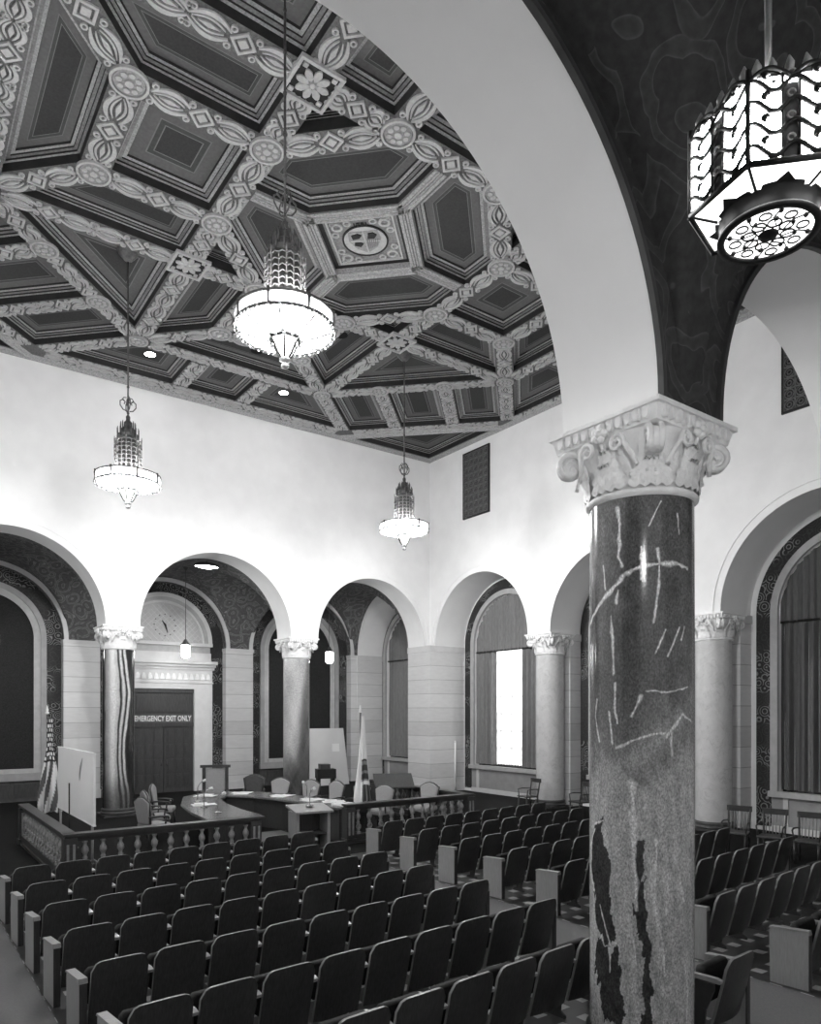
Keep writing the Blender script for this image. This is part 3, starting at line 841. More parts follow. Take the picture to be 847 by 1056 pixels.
def painted_shaft(name, nth, nz, colour, mat='marble_painted'):
    z = np.linspace(.225, 4.83, nz); th = np.arange(nth)*2*PI/nth
    TH, Z = np.meshgrid(th, z)
    rad = SR*(1.0 + .012*np.sin(np.clip((Z-.4)/4.4, 0, 1)*PI))
    V = np.stack([rad*np.cos(TH), rad*np.sin(TH), Z], -1).reshape(-1, 3)
    i = np.arange(nth); j = np.arange(nz-1)
    I, J = np.meshgrid(i, j); K = (I+1) % nth
    F = np.stack([J*nth+I, J*nth+K, (J+1)*nth+K, (J+1)*nth+I], -1).reshape(-1, 4)
    me = bpy.data.meshes.new(name); me.from_pydata(V.tolist(), [], F.tolist())
    me.polygons.foreach_set('use_smooth', np.ones(len(F), bool))
    g = colour(TH, Z).reshape(-1)
    ca = me.color_attributes.new('Col', 'FLOAT_COLOR', 'POINT')
    c4 = np.ones((len(g), 4), np.float32); c4[:, 0] = c4[:, 1] = c4[:, 2] = g
    ca.data.foreach_set('color', c4.reshape(-1)); me.materials.append(MATS[mat]); me.update()
    return me
VEINS = [(.02,[(-80,3.76),(-60,3.87),(-40,4.0),(-25,4.08),(-19,4.15),(0,4.21),(18,4.22),(34,4.24),(56,4.2)]),(.016,[(-25,4.72),(-23,4.59),(-23,4.41),(-25,4.31),(-20,4.22)]),(.014,[(-25,4.02),(-26,3.92)]),(.013,[(0,4.37),(0,4.1)]),(.012,[(17,4.35),(19,4.24),(18,4.05),(13,3.74)]),(.014,[(-33,3.81),(-31,3.53),(-30,3.33)]),(.013,[(-28,3.24),(-28,3.07),(-25,2.9)]),(.011,[(26,3.68),(15,3.48)]),(.012,[(43,3.7),(29,3.46)]),(.01,[(51,3.71),(47,3.61)]),(.008,[(56,3.21),(27,3.16),(6,3.18)]),(.018,[(47,2.98),(27,2.81)]),(.012,[(-26,2.7),(-14,2.74),(-3,2.78),(9,2.81),(24,2.83)]),(.016,[(0,3.13),(-10,2.96)]),(.007,[(21,4.75),(8,4.54)]),(.009,[(41,4.65),(43,4.48)]),(.01,[(-55,3.11),(-58,2.96),(-50,2.74)]),(.011,[(32,2.83),(34,2.64)]),(.011,[(-35,3.0),(-31,2.74)]),(.009,[(47,2.98),(65,2.92)]),(.008,[(-44,4.26),(-41,4.05)]),(.035,[(-9,2.41),(-8,2.13),(-8,1.92)]),(.02,[(-8,1.92),(-8,1.75),(-5,1.58),(-4,1.35)]),(.012,[(15,1.96),(15,1.65),(14,1.44),(19,1.2),(24,1.0),(24,.81)]),(.014,[(43,1.66),(46,1.54),(50,1.42)]),(.013,[(-59,1.98),(-74,1.79),(-79,1.68),(-62,1.44)]),(.012,[(-59,2.03),(-44,2.06)]),(.009,[(-34,.99),(-35,.78)]),(.012,[(53,.88),(58,.64),(55,.37)]),(.01,[(-50,1.33),(-43,1.2),(-34,1.02)]),(.008,[(-9,1.16),(-6,.92)])]
PATCH = [[(-59,2.03),(-44,2.05),(-34,1.7),(-37,1.4),(-25,1.09),(-35,1.02),(-55,1.14),(-70,1.68)],[(-7,1.92),(0,1.92),(8,1.26),(9,.81),(13,.34),(2,.34),(1,1.06),(-6,1.44)],[(-53,1.02),(-25,1.0),(-17,.34),(-44,.34),(-59,.81)]]
def seg_dist(px, pz, a, b):
    dx, dz = b[0]-a[0], b[1]-a[1]; L2 = dx*dx+dz*dz+1e-9
    t = np.clip(((px-a[0])*dx+(pz-a[1])*dz)/L2, 0, 1)
    return np.hypot(px-a[0]-t*dx, pz-a[1]-t*dz)
def near_marble(TH, Z):
    a0 = math.radians(215.65)
    ph = (TH-a0+PI) % (2*PI)-PI
    X = ph*SR; n1 = fbm(TH, Z, 3, 3, 6); n2 = fbm(TH, Z, 8, 9, 4); n3 = fbm(TH, Z, 12, 4, 5, .35)
    wx = X + .012*n1+.006*n2; wz = Z+.02*n2
    n5 = fbm(TH, Z, 61, 22, 4, .12)
    g = .095+.02*n1+.016*n2+.02*np.clip(n5, 0, 2)
    # lower drum: pale breccia
    low = 1/(1+np.exp((Z-2.62+.55*np.clip(ph, -1.2, 1.3)*-.25+.35*n1)*5.0))
    g = g*(1-low)+low*np.clip(.52+.07*n2+.06*n1+.10*n5, .12, .9)
    pale = np.clip((n3-.45)*2.2, 0, 1)*(Z < 3.6); g = g*(1-.5*pale)+.30*.5*pale
    n4 = fbm(TH, Z, 44, 16, 5, .5); vx = X+.02*n1+.022*n4; vz = Z+.05*n2+.06*n4
    for poly in PATCH:
        P = [(math.radians(a)*SR, b) for a, b in poly]
        inside = np.zeros(TH.shape, bool); j = len(P)-1
        for i in range(len(P)):
            (xi, zi), (xj, zj) = P[i], P[j]
            c = ((zi > vz) != (zj > vz)) & (vx < (xj-xi)*(vz-zi)/(zj-zi+1e-9)+xi)
            inside ^= c; j = i
        g = np.where(inside, .055+.02*n2, g)
    for w, pts in VEINS:
        P = [(math.radians(a)*SR, b) for a, b in pts]
        d = np.full(TH.shape, 9.)
        for a, b in zip(P[:-1], P[1:]): d = np.minimum(d, seg_dist(wx*.6+X*.4, wz*.6+Z*.4, a, b))
        k = np.clip(1.3-d/(w*.8*np.clip(1+.5*n2+.5*n4, .25, 2.2)), 0, 1); g = g*(1-k*.95)+.85*k*.95
    # veins round the back
    v = np.abs(fbm(TH, Z, 21, 3, 6, .4)); k = np.clip(1-v/.03, 0, 1)*(np.abs(ph) > 1.45); g = g*(1-k)+.5*k
    return np.clip(g, .02, .8)
def striped_marble(TH, Z):
    a0 = math.atan2(-22.06, -5.6); ph = (TH-a0+PI) % (2*PI)-PI
    s = np.sin(ph)*(np.cos(ph) > 0)+np.where(np.cos(ph) > 0, 0, np.sin(ph*3))
    s = s-.16*np.sin(Z*1.9+1.2)*np.clip((s+.5)*1.2, 0, 1)+.03*fbm(TH, Z, 4, 3, 5)
    xs = [-1, -.84, -.78, -.62, -.5, -.36, -.28, -.2, -.06, 0, .06, .14, .2, .3, .36, .42, .5, .56, .66, 1]
    gs = [.02, .03, .28, .42, .60, .85, .75, .55, .45, .02, .02, .55, .6, .02, .02, .6, .6, .04, .02, .03]
    g = np.interp(s, xs, gs)
    low = 1/(1+np.exp((Z-.95)*6)); return np.clip(g*(1-low)+low*(.05+.25*np.clip(np.interp(s, xs, gs)-.25, 0, 1)), .015, .7)
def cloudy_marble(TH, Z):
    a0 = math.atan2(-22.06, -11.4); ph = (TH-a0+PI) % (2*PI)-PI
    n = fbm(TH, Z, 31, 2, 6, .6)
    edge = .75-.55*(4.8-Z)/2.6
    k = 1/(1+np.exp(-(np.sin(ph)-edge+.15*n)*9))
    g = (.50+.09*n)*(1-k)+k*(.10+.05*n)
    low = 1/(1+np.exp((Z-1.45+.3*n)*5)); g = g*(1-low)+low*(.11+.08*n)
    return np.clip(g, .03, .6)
def build_columns():
    make_capital_meshes()
    pale = MB(); pale.lathe([(SR, .225), (SR*1.01, 1.6), (SR*1.012, 2.6), (SR*1.008, 3.8), (SR, 4.83)], 64, 'marble_pale', cap0=False, cap1=False)
    po = pale.build('t'); pm = po.data; bpy.data.objects.remove(po)
    column(BX[1], BYC, 'dark white-veined marble column in the right foreground with carved capital', painted_shaft('shaft_near', 480, 760, near_marble))
    column(FX[1], FYC, 'black and white striped marble column beside the exit door', painted_shaft('shaft_striped', 200, 260, striped_marble))
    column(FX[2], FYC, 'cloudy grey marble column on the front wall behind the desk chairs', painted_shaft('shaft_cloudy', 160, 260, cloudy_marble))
    column(RXC, RYS[0], 'pale marble column on the right wall beside the bright curtained window', pm)
    column(RXC, RYS[1], 'pale marble column on the right wall just right of the foreground column', pm)

# ------------------------------------------------------------------ theatre seats
W_SEAT = .565
def seat_meshes():
    M = {}
    # back shell: leaning, curved, rounded top corners
    mb = MB(); nx, nz = 15, 11; w = .505
    def P(i, j, th):
        u = i/(nx-1); x = .030+u*w
        e = min(u, 1-u)*w; r = .085
        top = .80 - (r-math.sqrt(max(0, r*r-(r-e)**2)) if e < r else 0)-.012*abs(2*u-1)**2
        z = .17+(top-.17)*j/(nz-1); q = (.80-z)/.63
        y = .15*q**1.15-.035*(1-(2*u-1)**2)*(.5+.5*q)+th
        return (x, y, z)
    A = [[P(i, j, 0) for i in range(nx)] for j in range(nz)]; B = [[P(i, j, .028) for i in range(nx)] for j in range(nz)]
    idx = lambda i, j: j*nx+i
    mb.add([p for r in A for p in r], [(idx(i, j), idx(i+1, j), idx(i+1, j+1), idx(i, j+1)) for j in range(nz-1) for i in range(nx-1)], 'seat_shell', True)
    mb.add([p for r in B for p in r], [(idx(i, j+1), idx(i+1, j+1), idx(i+1, j), idx(i, j)) for j in range(nz-1) for i in range(nx-1)], 'seat_cushion', True)
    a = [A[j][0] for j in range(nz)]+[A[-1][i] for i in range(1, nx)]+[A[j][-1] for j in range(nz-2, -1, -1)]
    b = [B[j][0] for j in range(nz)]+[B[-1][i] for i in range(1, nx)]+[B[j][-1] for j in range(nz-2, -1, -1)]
    mb.loops([a, b], 'seat_edge_highlight', False, True)
    o = mb.build('t'); M['backrest'] = o.data; bpy.data.objects.remove(o)
    mb = MB()   # tipped-up seat cushion
    R = []
    for y, s in ((.215, .92), (.23, 1), (.29, 1), (.31, .93)):
        R.append([(.285+.235*s*a_, y+.03*(b_+1)*.5, .50+.165*s*b_) for a_, b_ in ((-1, -.8), (-.85, -1), (.85, -1), (1, -.8), (1, .8), (.85, 1), (-.85, 1), (-1, .8))])
    mb.loops(R, 'seat_cushion', True, True, None, True, True)
    o = mb.build('t'); M['seat'] = o.data; bpy.data.objects.remove(o)
    def standard(x):
        mb = MB(); pts = [(.16, 0), (.40, 0), (.40, .03), (.32, .06), (.30, .3), (.40, .52), (.40, .56), (.12, .56), (.12, .5), (.2, .3), (.22, .06), (.16, .03)]
        mb.prism([(p[0], p[1]) for p in pts], -.014, .014, 'cast_iron', lambda p: (x+p[2], p[0], p[1])); return mb
    o = standard(0).build('t'); M['leg'] = o.data; bpy.data.objects.remove(o)
    mb = MB(); pts = [(.06, .575), (.36, .575), (.42, .585), (.43, .60), (.40, .612), (.10, .618), (.05, .605)]
    mb.prism(pts, -.026, .026, 'arm_wood', lambda p: (p[2], p[0], p[1]))
    o = mb.build('t'); M['armrest'] = o.data; bpy.data.objects.remove(o)
    mb = MB(); mb.prism([(.10, 0), (.50, 0), (.51, .56), (.50, .60), (.12, .64), (.10, .62)], -.032, .032, 'panel_oak', lambda p: (p[2], p[0], p[1]))
    mb.prism([(.09, .60), (.10, .645), (.50, .62), (.52, .595), (.50, .60), (.12, .635)], -.04, .04, 'oak_light', lambda p: (p[2], p[0], p[1]))
    mb.box((-.033, .088, .0), (.033, .099, .60), 'seat_shell')
    o = mb.build('t'); M['end_panel'] = o.data; bpy.data.objects.remove(o)
    return M
ORD = ['first', 'second', 'third', 'fourth', 'fifth', 'sixth', 'seventh', 'eighth', 'ninth', 'tenth']
def build_seats():
    M = seat_meshes(); rz = .063
    def proto(kind):
        t = thing('theatre_seat', 'x', 'seat', (0, 0, 0), rz, 'rows of theatre seats')
        for k in ('backrest', 'seat'): col_part(k, M[k], t)
        if kind == 'L': p = col_part('end_panel', M['end_panel'], t); p.location.x = -.02
        else: g = col_part('standard', M['leg'], t); col_part('armrest', M['armrest'], g)
        if kind == 'R': p = col_part('end_panel', M['end_panel'], t); p.location.x = .585
        return t
    protos = {}
    def place(kind, x, y, label):
        if kind not in protos:
            protos[kind] = t = proto(kind); t.location = (x, y, 0); t['label'] = label
        else: t = copy_thing(protos[kind], label, (x, y, 0))
    for k in range(8):
        for b, x0 in ((0, 1.46), (1, 8.10)):
            for i in range(9):
                x = x0+i*W_SEAT+(.07 if (b, k, i) == (0, 7, 8) else 0); y = 11.40-1.178*k+.063*(x-1.46)
                if b == 0 and ((k == 6 and i < 2) or (k == 7 and i < 8)): continue
                if b == 1 and k == 7 and i > 2: continue
                row = ORD[k]+' row from the railings'
                lab = 'dark folding seat, %s from %s, %s' % (ORD[i], 'left aisle, left block' if b == 0 else 'centre aisle, right block', row)
                place('L' if i == 0 else ('R' if i == 8 else 'M'), x, y, lab)

# ------------------------------------------------------------------ lights
def chandelier_proto():
    t = thing('bowl_chandelier', 'largest-looking lit bowl chandelier, hanging high before the ceiling seal', 'chandelier', (0, 0, 0), 0, 'bowl chandeliers of the coffered ceiling')
    # local origin: centre of the bowl rim underside (z = 0 at 8.08 m)
    top = ZC+.24-8.08
    mb = MB(); mb.tube([(0, 0, 1.25), (0, 0, top+.29)], .018, 8, 'bronze')
    for z in np.arange(1.5, top, .55): mb.sphere((0, 0, z), .03, 'bronze', 8, 6)
    mb.build('rod', t)
    mb = MB(); mb.lathe([(.03, top-.25), (.10, top-.2), (.20, top-.08), (.22, top), (.02, top+.01)], 20, 'bronze'); mb.build('ceiling_canopy', t)
    mb = MB()
    for k in range(4):
        a = PI/2*k
        P = [(math.cos(a)*(.03+r), math.sin(a)*(.03+r), 1.68+z) for r, z in ((0, -.14), (.07, -.12), (.13, -.04), (.13, .05), (.07, .09), (.03, .05), (.05, .0))]
        mb.tube(P, .012, 5, 'bronze')
        P = [(math.cos(a)*(.03+r), math.sin(a)*(.03+r), 1.62+z) for r, z in ((0, .2), (.05, .2), (.09, .15), (.05, .12))]
        mb.tube(P, .01, 5, 'bronze')
    mb.build('rod_scrolls', t)
    # spire and stepped pierced tower
    mb = MB()
    mb.lathe([(.20, .98), (.21, 1.04), (.15, 1.06), (.14, 1.16), (.09, 1.2), (.085, 1.3), (.04, 1.34), (.045, 1.42), (.02, 1.46)], 12, 'bronze', smooth=False)
    for k in range(12):
        a = 2*PI*k/12
        for r, z0, z1 in ((.215, .98, 1.14), (.15, 1.1, 1.26)):
            mb.tube([(r*math.cos(a), r*math.sin(a), z0), (r*math.cos(a), r*math.sin(a), z1), (r*.97*math.cos(a), r*.97*math.sin(a), z1+.05)], [.016, .014, .003], 5, 'bronze')
    mb.build('spire', t)
    mb = MB()
    for k in range(16):
        a = 2*PI*k/16; c, s = math.cos(a), math.sin(a); r = .27 if k % 2 else .25
        mb.tube([(r*c, r*s, .16), (r*c, r*s, .93 if k % 2 else .86), (r*c, r*s, 1.0 if k % 2 else .9)], [.013, .013, .004], 5, 'bronze_mid')
    for z in np.arange(.2, .9, .085):
        P = [((.257+.012*(i % 2))*math.cos(2*PI*i/32), (.257+.012*(i % 2))*math.sin(2*PI*i/32), z+.02*(i % 2)) for i in range(32)]
        mb.tube(P, .010, 4, 'bronze_mid', None, True)
    for k in range(8):
        a = 2*PI*(k+.5)/8
        for z in np.arange(.24, .86, .17):
            mb.sphere((.262*math.cos(a), .262*math.sin(a), z), .026, 'bronze', 7, 5)
    pt = mb.build('pierced_tower', t)
    mb = MB(); mb.lathe([(.20, .14), (.20, .9)], 20, 'tower_glass', cap0=False); mb.build('tower_glass', pt)
    # pierced band
    mb = MB(); mb.lathe([(.645, .0), (.645, .17)], 40, 'band_glass', cap0=False, cap1=False); bgn = mb.build('band_glass', t).name
    mb = MB()
    for z, r in ((0, .66), (.17, .655)):
        mb.lathe([(.63, z-.014), (r+.01, z-.014), (r+.015, z), (r+.01, z+.014), (.63, z+.014)], 40, 'bronze', cap0=False, cap1=False)
    for k in range(56):
        a = 2*PI*k/56; mb.sphere((.665*math.cos(a), .665*math.sin(a), -.018), .019, 'bronze_light' if k % 2 else 'bronze', 6, 5)
        mb.sphere((.615*math.cos(a), .615*math.sin(a), -.016), .017, 'bronze', 6, 4)
    for k in range(8):
        a = 2*PI*k/8; c, s = math.cos(a), math.sin(a)
        mb.tube([(.658*c, .658*s, 0), (.658*c, .658*s, .2)], .022, 5, 'bronze')
        for q in (-.1, -.05, .05, .1): mb.tube([(.655*math.cos(a+q), .655*math.sin(a+q), 0), (.655*math.cos(a+q), .655*math.sin(a+q), .17)], .006, 4, 'bronze_light')
    rb = mb.build('rim_band', t); bpy.data.objects[bgn].parent = rb
    mb = MB(); mb.lathe([(.60, -.012), (.58, -.03), (.42, -.075), (.22, -.11), (.20, -.112)], 40, 'bowl_glass', cap0=False, cap1=False); gb = mb.build('glass_bowl', t)
    mb = MB(); mb.lathe([(.64, .165), (.30, .19)], 32, 'upper_glass', cap0=False, cap1=False); mb.build('upper_glass', t)
    mb = MB()
    for k in range(8):
        a = 2*PI*k/8+.2; c, s = math.cos(a), math.sin(a)
        mb.tube([(.61*c, .61*s, -.032), (.42*c, .42*s, -.096), (.22*c, .22*s, -.130)], .013, 4, 'iron_black')
    mb.lathe([(.2, -.09), (.235, -.10), (.24, -.135), (.215, -.15), (.19, -.15)], 6, 'iron_black', smooth=False, cap0=False, cap1=False)
    for k in range(12):
        a = 2*PI*k/12; mb.sphere((.222*math.cos(a), .222*math.sin(a), -.15), .022, 'bronze_light', 6, 4)
    mb.build('bowl_ribs', gb)
    mb = MB(); mb.lathe([(.175, -.14), (.15, -.2), (.09, -.32), (.05, -.37)], 6, 'lantern_glass_soft', smooth=False, cap0=False); mb.build('finial_glass', t)
    mb = MB()
    for k in range(6):
        a = 2*PI*k/6; c, s = math.cos(a), math.sin(a)
        mb.tube([(.195*c, .195*s, -.14), (.168*c, .168*s, -.2), (.106*c, .106*s, -.32), (.06*c, .06*s, -.375)], .015, 5, 'iron_black')
        b = a+PI/6; mb.tube([(.14*math.cos(b)+.03*math.cos(q)*-math.sin(b), .14*math.sin(b)+.03*math.cos(q)*math.cos(b), -.2+.03*math.sin(q)) for q in np.linspace(0, 2*PI, 9)[:-1]], .007, 4, 'bronze', None, True)
    mb.lathe([(.03, -.36), (.07, -.38), (.075, -.41), (.04, -.43), (.035, -.45), (.055, -.47), (.05, -.5), (.02, -.515)], 14, 'bronze_light')
    mb.build('finial', t)
    ld = bpy.data.lights.new('lamp_bulb', 'POINT'); ld.energy = CH; ld.shadow_soft_size = .16
    lo = bpy.data.objects.new('lamp_bulb', ld); COL.objects.link(lo); lo.parent = t; lo.location = (0, 0, .07)
    return t
def build_lights():
    noisy('tower_glass', .10, .1, 8)
    t = chandelier_proto()
    c = lambda u, v, z=8.08: (CX0+u*CS, CY0+v*CS, z)
    t.location = c(-3.59, -3.59)
    for lab, p, up in (('lit bowl chandelier hanging at the left in front of the front wall', c(-3.73, 3.32, 7.80), .28), ('lit bowl chandelier hanging near the far right corner of the hall', c(3.43, 3.38, 7.90), .18)):
        k = copy_thing(t, lab, p)
        for o in bpy.data.objects:
            if o.parent == k and o.name.startswith('ceiling_canopy'): o.location.z = up
    # pendants of the ambulatory
    def pend(loc, label):
        t = thing('pendant_lantern', label, 'lamp', loc, 0, 'small pendant lanterns under the vaults')
        return t
    p0 = pend((8.483, 24.47, 5.08), 'small glaring pendant lantern hanging in front of the exit door arch')
    mb = MB(); mb.tube([(0, 0, .42), (0, 0, 2.93)], .012, 6, 'bronze'); mb.lathe([(.03, 2.8), (.09, 2.87), (.1, 2.92), (.01, 2.93)], 14, 'bronze'); mb.build('rod', p0)
    mb = MB(); mb.lathe([(.05, -.22), (.14, -.16), (.15, .0), (.15, .2), (.13, .24)], 10, 'bulb_glass', smooth=False); mb.build('lantern_glass', p0)
    mb = MB()
    for k in range(10):
        a = 2*PI*k/10; mb.tube([(.158*math.cos(a), .158*math.sin(a), -.02), (.158*math.cos(a), .158*math.sin(a), .22)], .008, 4, 'bronze')
    mb.lathe([(.14, .22), (.17, .23), (.17, .26), (.1, .32), (.05, .42), (.02, .44)], 10, 'bronze', smooth=False, cap0=False)
    mb.lathe([(.16, -.03), (.168, -.02), (.16, 0)], 20, 'bronze', cap0=False, cap1=False)
    mb.build('lantern_cage', p0)
    copy_thing(p0, 'small glaring pendant lantern above the white poster board, right bay', (14.2, 24.47, 5.12))
    copy_thing(p0, 'small glaring pendant lantern at the left edge before the dark arched panel', (2.68, 24.47, 5.05))
    # flood light under the vault crown
    t = tag(one('flood_light', lambda m: (m.lathe([(.05, .1), (.28, .09), (.40, .03), (.42, -.02), (.38, -.03)], 24, 'iron_black', cap1=False),
        m.tube([(0, 0, .08), (0, 0, .15)], .03, 8, 'iron_black')), None, (8.55, 22.66, 7.76)), 'oval glaring flood light under the vault above the exit door arch', 'lamp')
    mb = MB(); mb.lathe([(.385, -.028), (.2, -.07), (.01, -.085)], 24, 'flood_glass', cap0=False); mb.build('lens', t); t.scale = (1, .6, 1)
    lantern()
def lantern():
    R, zr = .256, 4.75; base = (2.49, 1.27, zr)
    def make(loc, label):
        t = thing('hanging_lantern', label, 'lantern', loc, 0)
        p1 = Vector((.627, 1.304))*1.75; ctr = Vector((.723, 1.418))*1.75
        e = p1-ctr; c, s = math.cos(math.radians(35.943)), math.sin(math.radians(35.943))
        wx, wy = e.x*c+e.y*s, -e.x*s+e.y*c
        a0 = math.atan2(wy, wx)
        hx = lambda k, r, z: (r*math.cos(a0+PI/3*k), r*math.sin(a0+PI/3*k), z)
        def face(k, u, z, off=0):       # u 0..1 along a side
            a = Vector(hx(k, R, 0)); b = Vector(hx(k+1, R, 0)); p = a+(b-a)*u; n = ((a+b)/2).normalized()
            return (p.x+n.x*off, p.y+n.y*off, z)
        mb = MB()
        for k in range(6):
            V = [face(k, u, z, -.02) for z in (0, .265) for u in (0, 1)]; mb.add(V, [(0, 1, 3, 2)], 'lantern_glass')
        mb.build('cage_glass', t)
        mb = MB(); mb.loops([[hx(k, R-.004, -.002) for k in range(6)], [hx(k, .165, -.03) for k in range(6)]], 'lantern_glass_soft'); mb.build('sloped_glass', t)
        mb = MB()
        for k in range(6):
            mb.tube([hx(k, R, -.01), hx(k, R, .3)], .009, 6, 'iron_black')
            mb.tube([hx(k, R, 0), hx(k+1, R, 0)], .011, 6, 'iron_black')
            mb.tube([hx(k, R*.99, -.002), hx(k, .165, -.032)], .005, 5, 'iron_black')
            P = [face(k, u, .262+.035*math.sin(PI*((u*2) % 1)), .0) for u in np.linspace(0, 1, 25)]; mb.tube(P, .009, 5, 'iron_black')
            # broad upright bars with patterned strip
            for u in (.40, .60): mb.tube([face(k, u, 0), face(k, u, .28)], .006, 5, 'iron_black')
            V = [face(k, u, z, -.006) for z in (0, .25) for u in (.40, .60)]; mb.add(V, [(0, 1, 3, 2)], 'bronze')
            # wavy bars
            for z in (.035, .105, .175, .24):
                P = [face(k, u, z+.020*math.sin(2*PI*(u*2+.15)), .004) for u in np.linspace(0, 1, 33)]
                mb.tube(P, [.005+.004*abs(math.sin(2*PI*u)) for u in np.linspace(0, 1, 33)], 5, 'iron_black')
                for u in (.2, .8, .5):
                    mb.tube([face(k, u+.045*math.cos(q), z+.034+.011*math.sin(q), .004) for q in np.linspace(0, 1.6*PI, 9)], .004, 5, 'bronze_light' if u == .5 else 'iron_black')
                    if u != .5: mb.sphere(face(k, u, z+.036, .004), .009, 'iron_black', 7, 5)
        mb.build('cage', t)
        mb = MB()
        mb.loops([[hx(k, R, .27) for k in range(6)], [hx(k, .17, .32) for k in range(6)], [hx(k, .10, .40) for k in range(6)], [hx(k, .03, .44) for k in range(6)]], 'bronze', True)
        for k in range(6):
            for u in (.12, .3, .5, .7, .88):
                p = face(k, u, .285, -.015); mb.tube([p, (p[0]*1.01, p[1]*1.01, .315), (p[0]*.99, p[1]*.99, .345)], [.012, .015, .003], 6, 'bronze_light')
        mb.build('crown', t)
        mb = MB(); mb.lathe([(.17, -.025), (.158, -.03), (.155, -.085), (.165, -.09), (.165, -.098), (.140, -.098), (.140, -.088)], 40, 'iron_black', cap0=False, cap1=False)
        mb.tube([(.157*math.cos(q), .157*math.sin(q), -.085) for q in np.linspace(0, 2*PI, 41)[:-1]], .004, 5, 'bronze_light', None, True)
        for k in range(6):
            a = a0+PI/6+PI/3*k; c_, s_ = math.cos(a), math.sin(a)
            mb.add([(.165*c_-.035*s_, .165*s_+.035*c_, -.03), (.165*c_+.035*s_, .165*s_-.035*c_, -.03), (.2*c_, .2*s_, -.018)], [(0, 1, 2)], 'iron_black')
        mb.build('drum', t)
        mb = MB(); mb.lathe([(.142, -.088), (.01, -.089)], 32, 'lantern_glass_soft', cap0=False); mb.build('disc_glass', t)
        mb = MB(); zz = -.094
        mb.lathe([(.001, zz-.008), (.03, zz-.006), (.034, zz)], 14, 'iron_black', cap1=False)
        for k in range(8):
            a = 2*PI*k/8; c_, s_ = math.cos(a), math.sin(a)
            for rr, r2, w in ((.062, .022, .0035), (.105, .019, .0035)):
                o_ = 0 if rr < .08 else PI/8
                cx, cy = rr*math.cos(a+o_), rr*math.sin(a+o_)
                mb.tube([(cx+r2*math.cos(q), cy+r2*math.sin(q), zz) for q in np.linspace(0, 2*PI, 13)[:-1]], w, 4, 'iron_black', None, True)
            mb.sphere((.085*c_, .085*s_, zz), .008, 'iron_black', 6, 4); mb.sphere((.126*c_, .126*s_, zz), .009, 'iron_black', 6, 4)
            mb.tube([(.034*c_, .034*s_, zz), (.045*c_-.012*s_, .045*s_+.012*c_, zz), (.09*c_+.012*s_, .09*s_-.012*c_, zz), (.138*c_, .138*s_, zz)], .003, 4, 'iron_black')
        mb.build('pierced_disc', t)
        mb = MB(); top = 8.05-loc[2]
        mb.tube([(0, 0, .43), (0, 0, top)], .012, 8, 'bronze'); mb.lathe([(.02, top-.12), (.08, top-.06), (.1, top)], 16, 'bronze'); mb.build('rod', t)
        return t
    t = make(base, 'dark hexagonal lantern with glowing pierced disc, top right corner')

